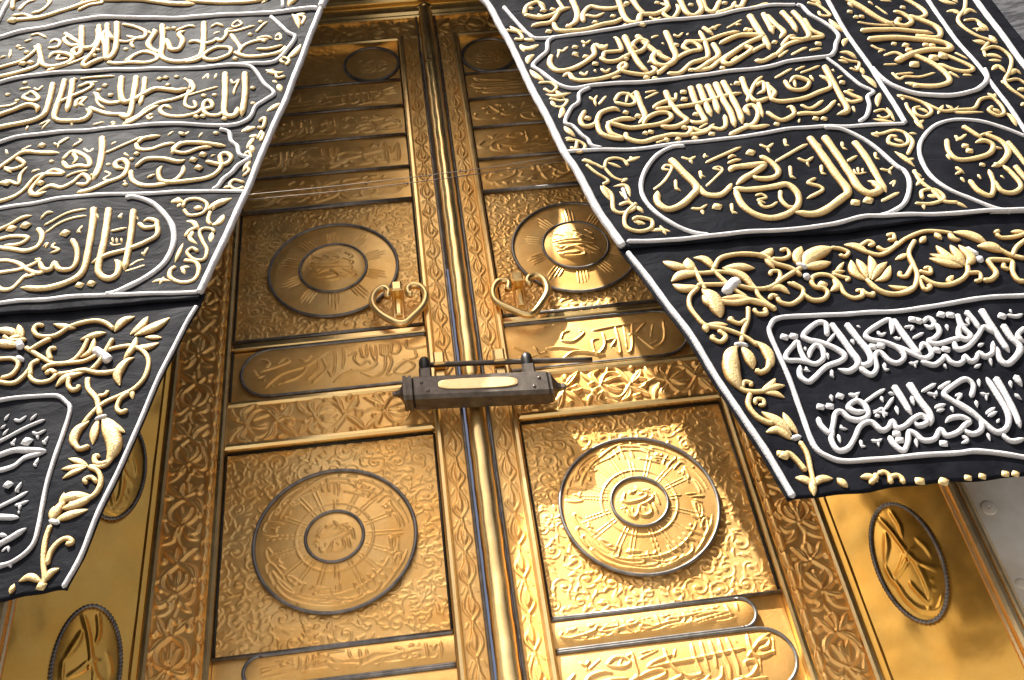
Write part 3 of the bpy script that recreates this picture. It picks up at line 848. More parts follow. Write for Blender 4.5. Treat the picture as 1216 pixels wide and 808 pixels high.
d222 937 2478 768 2242
g128 598 2352 636 2383 664 2419 677 2447 659 2457 649 2441 673 2432
g112 757 2336 790 2366 827 2406 821 2424 803 2417 829 2403
g107 784 2448 846 2480 917 2512
g107 999 2423 1064 2460 1128 2494
g106 852 2438 878 2450 902 2452
g107 860 2463 878 2474 890 2469
g131 715 2490 740 2474 766 2491
g106 740 2474 744 2448
g133 974 2515 996 2496 1023 2516
g116 996 2496 995 2468
g131 1073 2433 1097 2415 1127 2433
g113 1097 2415 1099 2389
g122 690 2250 717 2242 743 2259
g106 720 2241 720 2212
g107 787 2473 797 2502
g115 789 2483 805 2481
g104 759 2415 752 2372
g128 750 2392 768 2379
g103 675 2387 667 2339
g141 664 2349 680 2333
g109 1061 2529 1053 2488
g116 1052 2499 1068 2491
g104 1041 2402 1027 2344
g143 1026 2354 1044 2341
g104 1138 2394 1127 2350
g144 1125 2355 1142 2350
g99 814 2252 806 2206
g136 803 2216 824 2204
g116 893 2274 915 2281 926 2265 897 2255 919 2240
g123 896 2250 905 2225 931 2227 957 2247
g108 1241 2499 1232 2463
g133 1231 2469 1247 2456
g106 1225 2402 1268 2427
g72 1233 2365 1234 2340 1269 2345
g80 1249 2373 1241 2342
g80 1262 2366 1255 2342
g107 1327 2434 1316 2400
g114 1316 2405 1329 2395
g113 1313 2354 1335 2341 1358 2358
g96 1335 2341 1337 2319
g110 1316 2279 1337 2291 1320 2264
@R calligraphy_line
t266 1508 3318 1520 3259 1555 3198 1588 3138 1634 3080
g222 1659 3180 1690 3158 1705 3111 1670 3083 1645 3100 1668 3140
g123 1606 3219 1634 3156
g205 1733 3272 1767 3203 1773 3150 1741 3127 1725 3146
g238 1703 3149 1747 3102 1776 3057 1773 3015 1743 2993 1680 3018
t217 1497 3067 1578 3065 1651 3055 1751 3023
t250 1505 3016 1581 3012 1674 2992 1753 2962 1772 2929 1748 2910 1690 2918 1625 2907 1566 2880 1604 2910
g152 1529 2920 1573 2929 1592 2899 1566 2880
g221 1625 2907 1655 2868 1677 2827 1693 2776 1686 2732 1639 2716 1587 2731 1543 2759
g187 1713 2900 1755 2853 1793 2793 1764 2776 1724 2796 1688 2838
g128 1705 2787 1728 2745
g128 1742 2760 1776 2753
g129 1522 2822 1533 2781 1558 2789 1606 2779 1663 2790
g92 1527 2806 1594 2805
g112 1510 2869 1560 2862
d263 1612 2849 1686 2868 1720 2871
g108 1683 3028 1719 3002
d192 1622 2958 1624 2932 1693 2953 1713 2945
g125 1507 2987 1525 2962 1550 2948
g115 1518 2943 1544 2953
d160 1499 3185 1510 3149 1530 3149 1587 2976 1663 3127
g120 1503 3120 1545 3103 1622 3090
g120 1594 3110 1648 3109
g144 1512 3246 1519 3210
d174 1708 3204 1573 2733
g145 1589 3249 1602 3219
g125 1639 3256 1685 3250
g113 1772 2895 1800 2845
@R calligraphy_line
g197 1560 2446 1541 2384 1550 2342 1596 2338 1659 2356 1690 2393 1672 2418 1638 2412
t185 1634 2501 1654 2458 1671 2424
g134 1670 2445 1718 2460
t196 1687 2453 1724 2411 1725 2359 1680 2312 1640 2297
t179 1743 2410 1750 2345 1757 2278
g100 1593 2461 1597 2437 1633 2461
g100 1584 2430 1613 2450
d181 1603 2402 1606 2377
g130 1529 2373 1528 2340
g148 1688 2385 1715 2376
g187 1548 2247 1556 2195 1584 2170 1613 2216 1628 2286
g188 1619 2233 1624 2184 1659 2174 1696 2205 1693 2264 1680 2304
t189 1718 2298 1725 2238 1732 2188
g103 1530 2309 1546 2274
g95 1517 2276 1548 2287
g94 1529 2265 1533 2235
g110 1583 2267 1584 2238
g110 1653 2258 1660 2237
d144 1664 2306 1617 2307
@R vine_scroll
l201 273 3284 292 3254 320 3237
k129 255 3259 298 3240 308 3199 278 3203
l234 289 3169 322 3138 364 3158
l177 308 3199 350 3179
l230 306 3047 315 3081 338 3103
l175 305 3121 297 3174
l242 309 3010 325 2968 348 2931
k119 326 2926 365 2920 383 2888 360 2865 339 2892
l198 341 2859 374 2842 426 2853
l162 373 2878 400 2827
k116 348 2834 381 2818 407 2815 386 2783 359 2787
l193 387 2789 380 2750 364 2716
l160 362 2781 354 2822
l204 374 2675 385 2644 401 2613
k116 368 2599 404 2594 425 2567 403 2539 380 2550
k100 404 2594 391 2553 376 2566
l135 366 2610 393 2606
l132 375 2540 412 2561
k114 402 2502 439 2483 465 2463 481 2497 510 2508 535 2497 544 2468
l147 537 2490 565 2498 593 2510
l115 558 2515 567 2488
l130 480 2489 522 2463
l146 410 2509 444 2474
@R vine_scroll
k112 412 2480 437 2437 467 2401 447 2381
k112 464 2473 487 2420 516 2401
l143 505 2393 533 2416
k108 443 2375 466 2335 460 2269 487 2252 524 2270 510 2296 479 2286
l171 439 2379 447 2347 460 2305
l157 477 2374 518 2376 521 2322
l140 493 2350 518 2294
W93 506 2368 507 2305
k105 535 2292 492 2246 482 2193 514 2169 554 2179 562 2211 527 2228 506 2219
l165 505 2219 525 2207 546 2198
l120 520 2229 522 2192
l148 546 2168 580 2169 611 2157
l104 582 2190 592 2144
l152 530 2283 546 2246
@R vine_scroll
l187 1380 3293 1406 3250
k123 1364 3267 1401 3234 1421 3175 1391 3180 1389 3208
l228 1392 3306 1408 3233
l239 1411 3156 1422 3107 1445 3067
l194 1408 2985 1422 3015 1448 3037
l209 1382 2954 1413 2946 1431 2911
k113 1376 2926 1402 2903 1430 2887 1409 2847 1388 2862
l170 1363 2909 1395 2892
l205 1408 2877 1425 2850 1425 2820
l238 1416 2825 1433 2789 1441 2740
l195 1409 2643 1419 2673 1444 2718
k113 1387 2621 1422 2627 1435 2597 1406 2585 1392 2604
l155 1372 2587 1410 2568 1435 2559
l139 1436 2637 1437 2564
k123 1499 2691 1534 2669 1564 2636 1569 2590 1536 2565 1514 2581 1520 2614 1546 2621
l178 1492 2700 1515 2677
l142 1513 2701 1502 2662
k122 1506 2650 1500 2617 1503 2571 1505 2536
l171 1499 2561 1509 2505
l137 1528 2551 1494 2529
l157 1527 2613 1545 2605 1557 2581
k122 1563 2642 1588 2604 1608 2585 1658 2583 1706 2579 1743 2617 1782 2623 1796 2587 1791 2542 1764 2533 1748 2562 1770 2579
l177 1782 2655 1794 2633 1808 2625
l142 1812 2651 1781 2611
l188 1792 2548 1807 2518 1804 2473
l139 1622 2620 1582 2572
l139 1666 2605 1646 2574 1732 2556
l140 1628 2616 1644 2585
l173 1759 2569 1783 2544
k109 1346 2517 1376 2512 1420 2517 1446 2494 1438 2451 1409 2442 1382 2467 1397 2493 1417 2483
l152 1343 2526 1364 2498
l135 1365 2530 1357 2499
k108 1448 2492 1451 2449 1416 2396
l135 1457 2496 1481 2487
l163 1385 2424 1403 2383 1418 2340
l130 1393 2374 1436 2378
l133 1402 2479 1426 2452
k109 1410 2329 1409 2273 1428 2222 1441 2173 1481 2158
l143 1401 2324 1422 2289
l142 1426 2284 1388 2255
k100 1386 2195 1398 2229 1436 2224 1447 2184 1408 2171 1357 2182
l122 1383 2184 1375 2152
l137 1466 2169 1497 2133
l170 1402 2209 1433 2193
@R flower_scroll
k140 1964 3253 1922 3160 1871 3098 1865 3045 1888 2988 1920 2955 1941 2931
l228 1853 3247 1877 3208 1907 3193
l166 1901 3248 1912 3196
l204 1848 3153 1877 3149 1891 3116
l203 1894 3115 1930 3145 1955 3124
k129 1883 3080 1926 3079 1932 3035 1901 3010
l238 1927 3063 1943 3004
l178 1893 3027 1935 3008
l232 1866 2959 1910 2933
l194 1934 2979 1941 2926
k130 1916 2939 1878 2899 1916 2912 1944 2890 1953 2838 1915 2769 1874 2715 1875 2668 1904 2611
l208 1867 2869 1903 2864 1927 2842
l169 1868 2838 1918 2831
k114 1880 2899 1869 2856
l203 1854 2778 1888 2798 1898 2760
l203 1903 2747 1937 2772 1950 2750
k118 1877 2714 1922 2723 1942 2694
l198 1895 2665 1931 2671
l181 1863 2723 1871 2692
l175 1866 2577 1896 2595
@R flower_scroll
l283 559 2040 588 2018 622 2005
l278 565 1959 601 1980 657 1980
l261 566 1947 594 1926 639 1925
k124 614 1985 661 1979 711 1982 750 1970 779 1942 792 1907 796 1876 818 1837
l311 632 2046 629 2009 647 1984
k118 640 2004 644 1957 650 1908
k128 694 1992 724 2035 770 2046 824 2039 857 2025 874 1998 916 1973 937 1943
l259 829 2034 860 2035 885 2058
l185 852 2028 869 1980
l241 650 2047 681 2034 698 1992
k124 689 1997 709 1951 733 1907 760 1873
l254 724 1997 769 1996 813 1987
k124 629 1932 686 1931 732 1927 787 1908 836 1911 881 1938 947 1975
l236 721 1997 771 1957 791 1901
W275 701 1893 725 1922 755 1947
l233 817 1905 860 1909 885 1882
l431 642 1919 663 1878 667 1808
k162 645 1900 676 1870 720 1858 769 1864 806 1847 829 1825
l269 637 1893 651 1864 677 1852
l202 684 1879 742 1875 805 1843
k119 633 1924 602 1894 593 1856 603 1815 619 1783 666 1765 715 1732 740 1699
l182 618 1790 615 1757
l157 623 1788 679 1781
k103 646 1764 662 1739 643 1721 624 1737 635 1744
k118 754 1843 740 1797 715 1754 698 1713
k105 738 1796 711 1782 689 1798 702 1802
k100 767 1836 773 1816 797 1816 797 1836
W102 676 1706 697 1708 713 1699
l202 687 1702 659 1684 634 1658
l409 680 1699 656 1659 648 1610 657 1560
l277 695 1701 706 1667 706 1624
k121 649 1603 658 1566 683 1554 721 1552
k85 661 1565 672 1586 689 1580 682 1571
l265 730 1722 757 1689 759 1645 743 1619
k137 758 1653 744 1622 721 1611 712 1623
l170 708 1555 737 1569 755 1588
l170 709 1552 746 1562 773 1564
l156 711 1548 740 1543 762 1527
k123 844 1871 849 1851 876 1843 908 1861 924 1883 923 1899 900 1923
k109 820 1865 833 1879 848 1869
k123 918 1882 939 1853 971 1851 990 1872 981 1891 962 1898 955 1924
k124 958 1915 966 1935 992 1944 1020 1936 1034 1905 1036 1866 1056 1845 1083 1852 1087 1873 1071 1871
d207 985 1903
l207 1023 1927 1027 1897 1000 1877
l286 950 1977 944 2009 974 2062
l430 953 1974 996 2024 1064 2051
k115 1058 2050 1086 2042 1103 2025 1088 2010 1073 2020
l283 953 1977 991 1980 1040 1992
W155 935 1991 963 1972
W209 940 1934 960 1942
l127 1036 1946 1078 1989
l112 1028 1951 1069 1954
k98 1027 1947 1055 1931 1070 1925 1058 1914
k112 849 1955 857 1970 877 1967 876 1947 860 1928
k115 870 2017 903 2012 926 2025 925 2049 903 2045
k110 889 1924 928 1895
l239 1115 1910 1093 1943 1100 1994
l240 1121 1912 1122 1955 1117 1994
l254 1127 1913 1152 1960 1157 2002
l239 1131 1908 1160 1942 1197 1969
l210 1137 1903 1171 1913 1202 1955
k124 1117 1916 1128 1878 1154 1850 1194 1845 1234 1861
k109 1088 1877 1096 1858 1113 1851 1117 1865
@R flower_scroll
l218 1102 2059 1137 2046 1159 2021
k130 1120 2051 1153 2020 1190 2001 1234 2019 1254 2039
k102 1143 2045 1173 2059 1184 2045 1167 2042
k117 1189 2034 1207 2014 1242 2023 1283 2048 1340 2065 1387 2056 1420 2043
k103 1230 2068 1250 2070 1245 2049 1227 2051
l175 1314 2022 1338 2045
l175 1368 2054 1377 2022
k126 1303 2036 1266 1987 1261 1938 1257 1897 1226 1852 1180 1843 1140 1863 1118 1906
l157 1222 1973 1244 1979 1264 1985
k98 1261 1942 1228 1905 1212 1911 1221 1927
k98 1266 1916 1294 1900 1299 1920 1283 1920
k96 1259 1897 1258 1848 1278 1853 1270 1862
l137 1227 1856 1189 1865 1167 1880
k125 1264 1896 1290 1861 1328 1848 1371 1863 1400 1890 1408 1914
l256 1402 1915 1369 1949 1352 2002
l257 1404 1917 1398 1958 1393 1999
l270 1405 1915 1431 1941 1417 1996
l240 1394 1912 1350 1933 1314 1958
l213 1390 1917 1356 1947 1323 1974
l166 1340 1849 1333 1862 1353 1880
k111 1396 1886 1428 1882 1424 1858 1403 1852
l190 1408 2051 1412 2022 1431 2015
l292 1424 2051 1467 2032 1503 1991
l316 1469 1986 1507 1978 1535 1954
k129 1500 1992 1527 1966 1548 1942 1584 1920
k140 1428 1853 1453 1854 1477 1875 1475 1905 1478 1926 1515 1925 1542 1915 1527 1877 1528 1844 1546 1837
k98 1522 1886 1508 1895 1518 1912
W143 1433 1985 1457 1950
W184 1455 1946 1451 1919
k117 1541 2026 1551 2007 1595 2005 1628 2014
l161 1585 2025 1630 2018
k129 1616 1989 1576 1964 1550 1933
k103 1545 2021 1543 2030 1557 2033
@R flower_scroll
k106 678 1550 663 1515 672 1479 692 1457 711 1449
k83 681 1512 686 1529 704 1526 702 1510 687 1510
l256 690 1488 723 1451 744 1409
l198 744 1481 750 1444 761 1413
l218 684 1427 717 1430 740 1398
W137 740 1400 767 1404
k111 758 1391 765 1352 760 1304 754 1257
k101 706 1357 722 1359 736 1337 748 1304
d191 709 1354
l186 754 1262 740 1282 718 1292
l185 752 1263 775 1278 804 1275
l173 755 1283 746 1235
l174 814 1274 831 1245
l174 868 1267 890 1265 905 1248
k109 883 1245 904 1261 903 1273
k120 913 1271 930 1275 939 1262 933 1239
k120 934 1257 957 1263 966 1252 963 1236
d185 1006 1240 1063 1233
d143 701 1361 1124 1235 1161 1236 1219 1236 1244 1234
@R inscription_line
G165 938 1718 948 1761 925 1768 878 1734 885 1715 912 1702 945 1677 963 1649 947 1633 902 1618 856 1581 837 1572 824 1594 836 1631
G152 871 1636 837 1646 807 1648 809 1668 840 1700 854 1710 853 1675 857 1645 878 1631 906 1649 912 1679 899 1694 878 1675 868 1652
T165 963 1763 974 1712 984 1659 989 1618 957 1596 931 1609
T165 1004 1758 1016 1699 1027 1649 1022 1617 1003 1607 989 1620
G153 985 1604 1006 1574 1028 1591 1037 1630 1056 1643 1070 1610 1089 1600 1114 1620 1108 1650 1082 1675 1047 1690 1042 1711 1081 1736 1122 1752 1117 1716 1108 1700
T167 1132 1753 1140 1690 1149 1638 1158 1609
G152 1082 1674 1118 1647 1143 1621 1163 1606 1186 1617 1191 1638 1180 1656 1162 1634
G144 1206 1730 1229 1744 1238 1724 1222 1711 1209 1725
G155 1238 1724 1241 1695 1218 1673 1199 1665 1213 1652 1262 1660 1295 1662
T156 1309 1745 1305 1698 1315 1666 1298 1655 1285 1670 1299 1699 1324 1703
G154 1263 1655 1263 1627 1295 1633 1335 1665 1363 1690 1383 1661
T144 1336 1752 1347 1708 1347 1681
G151 1148 1597 1178 1581 1207 1596 1220 1607 1226 1586 1242 1577 1262 1587 1273 1602 1280 1584 1297 1588 1314 1607 1324 1593 1349 1604 1366 1641
T168 1378 1752 1383 1695 1389 1642 1394 1598
T165 1414 1692 1419 1645 1428 1607 1377 1564 1359 1578 1368 1624
G155 1472 1676 1439 1650 1447 1623
D181 823 1729 849 1729 1043 1662 1065 1663 1184 1743 1199 1738 1266 1748 1289 1742 1206 1629 1231 1629 1423 1717
G77 931 1696 964 1727
G76 869 1693 867 1678
G62 839 1613 856 1607
G62 847 1623 851 1608
G82 920 1664 917 1642
G80 905 1594 911 1579
G80 913 1607 909 1583
G83 999 1701 999 1680
G72 1029 1746 1037 1736
G78 1075 1718 1081 1702 1098 1709
G77 1111 1690 1122 1681 1129 1688
G77 1158 1676 1198 1696
G78 1151 1719 1175 1719 1164 1706
G81 1053 1606 1047 1578
G80 1045 1582 1059 1582
G81 1117 1598 1129 1592 1144 1601
G75 1129 1592 1129 1578
G85 1267 1715 1263 1692
G81 1334 1590 1330 1563
G87 1282 1563 1307 1574
G81 1205 1582 1206 1564
G85 1330 1729 1327 1703
G80 1458 1743 1457 1728
G92 1439 1722 1463 1715 1488 1723
G77 1422 1645 1419 1624
G76 1319 1629 1340 1637
@R inscription_line
G153 827 1458 826 1431 840 1404 859 1433 875 1464 892 1468 905 1445 929 1436 954 1448 958 1476 945 1496 927 1492 914 1479 928 1462 955 1461
G150 852 1415 837 1384 842 1351 868 1354 896 1383 924 1418 953 1426 970 1398 989 1403 1007 1421 1009 1399 1031 1402 1059 1420 1084 1428 1092 1407 1067 1398 1058 1413
T155 1051 1532 1057 1487 1062 1433
T166 1090 1532 1097 1475 1107 1427 1094 1394
G149 983 1381 986 1353 1002 1332 1024 1360 1035 1384 1048 1376 1061 1354 1090 1356 1115 1380 1123 1361 1155 1367 1179 1384 1196 1395 1181 1409 1153 1409 1134 1398
G154 1232 1467 1254 1505 1241 1526 1200 1509 1167 1486 1180 1460 1209 1425 1227 1396 1215 1367 1186 1356 1168 1373
G165 1181 1462 1211 1429 1232 1389 1252 1358 1284 1369 1305 1407 1305 1467 1301 1530
T166 1324 1527 1327 1464 1325 1411 1319 1364
G137 1261 1353 1277 1329 1316 1333
T159 1376 1526 1380 1488
G128 1266 1386 1277 1397
D163 843 1487 867 1486 905 1517 1106 1339 1003 1382 1003 1362
G84 960 1489 994 1509 1028 1525
G85 1111 1497 1161 1522
G85 1158 1503 1201 1525
G96 929 1523 943 1515 960 1524
G78 946 1515 944 1498
G78 883 1525 880 1503
G78 1008 1503 1007 1483
G83 1003 1460 1039 1496
G84 1030 1511 1044 1502
G59 971 1461 1004 1447
G71 970 1451 997 1464 992 1435
D94 975 1441 998 1446
G77 1034 1469 1030 1440
G78 1081 1490 1078 1460
G74 909 1378 904 1352
G74 902 1357 915 1356
G74 934 1373 948 1367 964 1374
G68 949 1366 947 1351
G74 1043 1362 1038 1336
G58 869 1419 889 1413
G58 875 1428 877 1411
G74 860 1401 856 1372
G107 1124 1444 1158 1453
G71 1125 1434 1149 1438
G77 1168 1445 1166 1425
G78 1123 1492 1143 1485 1151 1498
G72 1136 1483 1138 1473
G78 1192 1476 1210 1480 1192 1462
G74 1159 1356 1168 1341 1149 1334
G79 1278 1526 1269 1500
G78 1261 1480 1274 1472 1285 1477
G72 1273 1472 1269 1455
G77 1241 1459 1236 1436
G94 1249 1414 1282 1433
G82 1251 1407 1282 1420
G74 1227 1358 1224 1333
G79 1357 1512 1352 1489
G78 1352 1471 1362 1450'''
DOORTXT = '''@l cart
k60 -138 2383 -176 2376 -208 2384 -205 2426
k60 -259 2414 -261 2368 -244 2362 -231 2380 -235 2411
k60 -297 2411 -298 2366 -276 2359 -273 2408
k60 -334 2409 -327 2366 -317 2342 -314 2410
k60 -369 2406 -362 2363 -348 2361 -346 2418
k59 -285 2410 -287 2304 -325 2272 -370 2293
k59 -317 2342 -318 2319 -352 2302 -403 2309
k59 -408 2373 -384 2385 -391 2355 -369 2326 -345 2342 -334 2325
k59 -182 2373 -179 2335 -220 2325 -256 2285 -223 2273 -187 2298 -209 2324 -250 2292
k59 -270 2362 -263 2323 -280 2274 -262 2279
k59 -456 2410 -457 2327 -469 2291 -483 2323 -499 2370
k59 -430 2414 -425 2368 -432 2316
k58 -461 2265 -426 2293 -375 2308
k58 -534 2271 -494 2310 -471 2344
k59 -715 2339 -659 2354 -614 2374 -631 2388 -653 2368
k58 -696 2271 -636 2321 -551 2347 -482 2402
k59 -708 2398 -682 2376 -693 2351
k58 -635 2284 -585 2300 -556 2333 -574 2350
k58 -652 2279 -618 2297
k58 -551 2288 -517 2320 -514 2372
k59 -580 2381 -557 2370 -540 2390
k77 -700 2304 -694 2301
k76 -671 2278 -667 2276
k58 -732 2349 -720 2318 -698 2322
@r cart
k67 703 2389 688 2303 647 2270 623 2292 600 2324
k68 639 2388 596 2344 573 2338 629 2340
k67 560 2389 551 2283
k67 529 2383 526 2267 504 2289
k68 446 2374 522 2384 636 2393
k67 480 2360 477 2302 442 2269 438 2327 461 2333
k67 331 2351 343 2378 366 2385
k67 329 2341 373 2335 415 2369 402 2380
k66 274 2315 325 2313 388 2295 416 2286
k66 325 2265 365 2288 415 2282 470 2265
k66 628 2282 661 2297
k66 204 2282 272 2301
k67 591 2389 569 2280 551 2264
k67 481 2321 519 2325 497 2290
k66 232 2325 248 2285 276 2277
k66 160 2335 199 2301 176 2285
k68 663 2375 643 2318
@l strip
k48 -195 1248 -192 1291 -174 1295 -172 1245
k48 -150 1298 -152 1242
k48 -288 1260 -246 1273 -205 1274
k48 -316 1294 -294 1254 -281 1290
k48 -398 1299 -393 1267 -364 1257 -357 1293
k48 -434 1279 -410 1300
k48 -492 1292 -486 1255 -457 1251 -451 1281
k48 -521 1290 -504 1251 -538 1258
k48 -631 1273 -573 1297
k48 -591 1299 -602 1251
k47 -677 1267 -654 1276
k48 -363 1294 -341 1267 -317 1264
k48 -474 1309 -472 1265
k48 -422 1271 -440 1255
k48 -236 1253 -218 1263 -222 1282
@r strip
k49 153 1259 173 1275 221 1275
k49 259 1251 283 1280 324 1275 331 1248 293 1241
k49 356 1252 382 1261 388 1235
k49 401 1239 429 1258 436 1235
k49 450 1239 468 1269 440 1279
k49 490 1260 545 1259 566 1269
k49 516 1237 561 1251 605 1277
k50 628 1248 646 1272 679 1281 694 1266 664 1247
k49 188 1254 197 1234
k49 209 1239 242 1254
k49 572 1243 616 1250
@r strip2
k53 381 1198 386 1166 347 1123 318 1121
k53 386 1166 414 1132 454 1151 422 1168
k54 513 1200 514 1156 513 1101
k54 559 1194 555 1151 539 1110
k54 611 1206 608 1150
k53 632 1172 632 1104 657 1089
k54 513 1150 566 1149 644 1151
k54 470 1143 507 1175
k53 296 1190 299 1147 262 1134
k53 266 1188 265 1152
k53 320 1163 347 1178 353 1152
k54 684 1165 704 1150 728 1159
k54 680 1128 719 1129
k53 466 1101 497 1109 510 1090
k53 174 1169 213 1189 230 1150'''
def parse(s):
    out = []
    for ln in s.split('\n'):
        if ln[0] == '@': side, name = ln[1:].split(); out.append((side, name, []))
        else:
            h, *r = ln.split(); out[-1][2].append((h[0], int(h[1:]) / 1e4, np.array(r, float).reshape(-1, 2) / 1000))
    return out
EMBS = parse(EMB); DTXT = parse(DOORTXT)

# ================================================================== SETTING
o = mk('unseen_ground', [(-600, -600, -1.6), (600, -600, -1.6), (600, 600, -1.6), (-600, 600, -1.6)], [(0, 1, 2, 3)], 'floor', None, False); o['kind'] = 'structure'
ZB, ZT = .62, 4.72                      # door opening
wall = thing('stone_wall', 'grey stone wall around the golden door, behind the curtain', 'wall')
for nm, a in (('wall_block', (-7, -1.30, -.18, 2.0, -1.6, 12)), ('wall_block', (1.30, 7, -.18, 2.0, -1.6, 12)),
              ('wall_block', (-1.299, 1.299, -.17, 2.0, ZT, 12)), ('wall_block', (-1.299, 1.299, -.17, 2.0, -1.6, .49))):
    box(nm, *a, 'stone', wall, .002)

def wob(x, z):
    return (.007 * np.sin(4.3 * x + 1.3 * z + .5) + .005 * np.sin(9.1 * x - 4.7 * z + 1.2) + .0026 * np.sin(17 * x + 7 * z)
            + .0012 * np.sin(29 * x + 25 * z + 3 * np.sin(5 * x)) + .0005 * np.sin(52 * x - 18 * z))
YC = -.65

# cloth hung over the wall beside the door curtain
def wall_cloth(sx, label):
    x = np.linspace(1.8, 7, 160); z = np.linspace(1.75, 11, 200)
    gx, gz = np.meshgrid(x, z, indexing='ij')
    gy = -.30 + .012 * np.sin(gx * 6) + .006 * np.sin(gx * 15 + gz)
    V = np.stack([gx * sx, gy, gz], -1).reshape(-1, 3)
    o = mk('wall_cloth', V, grid_faces(160, 200, sx > 0), 'wall_cloth'); o['label'] = label; o['category'] = 'wall cloth'
    md = o.modifiers.new('thick', 'SOLIDIFY'); md.thickness = .012; md.offset = -1
wall_cloth(1, 'dark grey woven wall cloth with wavy pattern beyond the right curtain flap')

# white marble beside the gold side panels
def marble(sx, label):
    t = thing('marble_surround', label, 'marble'); X = lambda a, b: (a, b) if sx > 0 else (-b, -a)
    box('slab', *X(1.352, 1.98), -.215, -.179, -.2, 1.50, 'marble', t, .006)
    box('ledge', *X(1.352, 2.02), -.30, -.179, 1.502, 1.62, 'stone', t, .02)
    for bx, bz, r in ((1.381, 1.150, .015), (1.392, 1.384, .022), (1.50, 1.05, .015)):
        a = np.linspace(0, 2 * math.pi, 20, endpoint=False); V = []; F = []
        prof = [(1, 0), (1, .16), (.86, .24), (.45, .20), (.30, .28), (.18, .26), (.05, .05)]
        for q, h in prof: V += [(sx * (bx + r * q * math.cos(k)), -.2145 - r * h, bz + r * q * math.sin(k)) for k in a]
        n = 20
        for i in range(len(prof) - 1):
            for k in range(n):
                f = (i * n + k, i * n + (k + 1) % n, (i + 1) * n + (k + 1) % n, (i + 1) * n + k); F.append(f if sx > 0 else f[::-1])
        F.append(tuple(range((len(prof) - 1) * n, len(prof) * n)))
        mk('boss', V, F, 'marble', t)
marble(1, 'pale marble slab with round bosses beside the bright gold panel, lower right')
marble(-1, 'pale marble slab at the lower left picture edge, past the gold moulding')

# ================================================================== GOLD SIDE PANELS (splayed reveals)
def side_panel(sx, label):
    t = thing('side_panel', label, 'gold panel', 'plain gold panels either side of the door'); X = lambda a, b: (a, b) if sx > 0 else (-b, -a)
    t.location = (sx * 1.015, 0, 0); t.rotation_euler = (0, 0, -sx * math.atan2(.2, .278))
    R = Relief(*X(.024, .342), .5, 4.7, .012)
    for _ in range(90):
        cx, cz = random.uniform(*X(.03, .34)), random.uniform(.5, 3.2)
        R.stroke([(cx, cz), (cx + random.uniform(-.05, .05), cz + random.uniform(-.08, .08))], random.uniform(.05, .14), .0018, 'groove', None, add=True)
    R.soften(3)
    R.build('plate', -.006, 'gold_plate', t, .0022)
    box('edge_strip', *X(.0, .023), -.014, .0, .5, 4.7, 'gold_plate', t, .004)
    for a, b, d in ((.3425, .358, .014), (.3585, .384, .028), (.3845, .400, .016)):
        box('moulding', *X(a, b), -d, .03, .45, 4.7, 'gold_pale', t, .008)
    for cz in ((1.303, 1.885, 2.47) if sx > 0 else (1.288, 1.937, 2.55)):
        cx, rx, rz = sx * (.180 if sx > 0 else .138), .086, .180
        m = thing('m', '', ''); del m['label'], m['category']; m.name = 'medallion'; m.parent = t
        r = Relief(cx - rx, cx + rx, cz - rz, cz + rz, .0025)
        U = lambda pts: [(cx + u * rx, cz + v * rz) for u, v in pts]
        for pts, w, pr in (([(-.35, .85), (-.1, .5), (.1, .1), (.3, -.1), (.75, -.3)], .012, 'dome'), ([(.05, .3), (.25, -.15), (.25, -.6), (.0, -.85)], .014, 'vein'),
                           ([(-.6, -.2), (-.2, -.05), (.1, .12), (.35, .16)], .020, 'vein'), ([(-.7, .1), (-.45, .35), (-.3, .6)], .018, 'vein'),
                           ([(-.6, -.25), (-.5, -.55), (-.2, -.8), (.3, -.88), (.6, -.7)], .013, 'dome'), ([(-.75, .05), (-.7, -.2), (-.6, -.3)], .010, 'dome'),
                           ([(.1, .9), (.2, .6), (.15, .4)], .010, 'dome'), ([(-.2, -.35), (-.1, -.5), (.1, -.75)], .010, 'dome'),
                           ([(.5, .3), (.7, .1), (.75, -.1)], .010, 'vein'), ([(.45, -.42), (.5, -.45)], .014, 'dome'), ([(.4, -.55), (.44, -.58)], .014, 'dome')):
            r.stroke(U(pts), w, .005, pr, 'leaf' if pr == 'vein' else 'end', step=.008)
        r.soften(1)
        nr, na = 26, 96; rr = np.linspace(.02, 1, nr); aa = np.linspace(0, 2 * math.pi, na, endpoint=False)
        gr, ga = np.meshgrid(rr, aa, indexing='ij'); x = cx + rx * gr * np.cos(ga); z = cz + rz * gr * np.sin(ga)
        y = -.010 - .010 * (1 - gr ** 2) - r.sample(x, z)
        V = np.stack([x, y, z], -1).reshape(-1, 3); F = []
        for i in range(nr - 1):
            for k in range(na): F.append((i * na + k, i * na + (k + 1) % na, (i + 1) * na + (k + 1) % na, (i + 1) * na + k))
        F.append(tuple(range(na)))
        mk('oval_relief', V, F, 'gold_plate', m)
        P = [(cx + (rx + .003) * math.cos(a), -.013, cz + (rz + .003) * math.sin(a)) for a in np.linspace(0, 2 * math.pi, 40, endpoint=False)]
        tube('rope_border', P, .0058, 'silver', m, True, 10, .0035, True, .011)
side_panel(1, 'plain amber gold panel with rope-edged oval medallion, right of the door frame')
side_panel(-1, 'shaded plain gold panel with rope-edged oval medallions, left of the door frame')

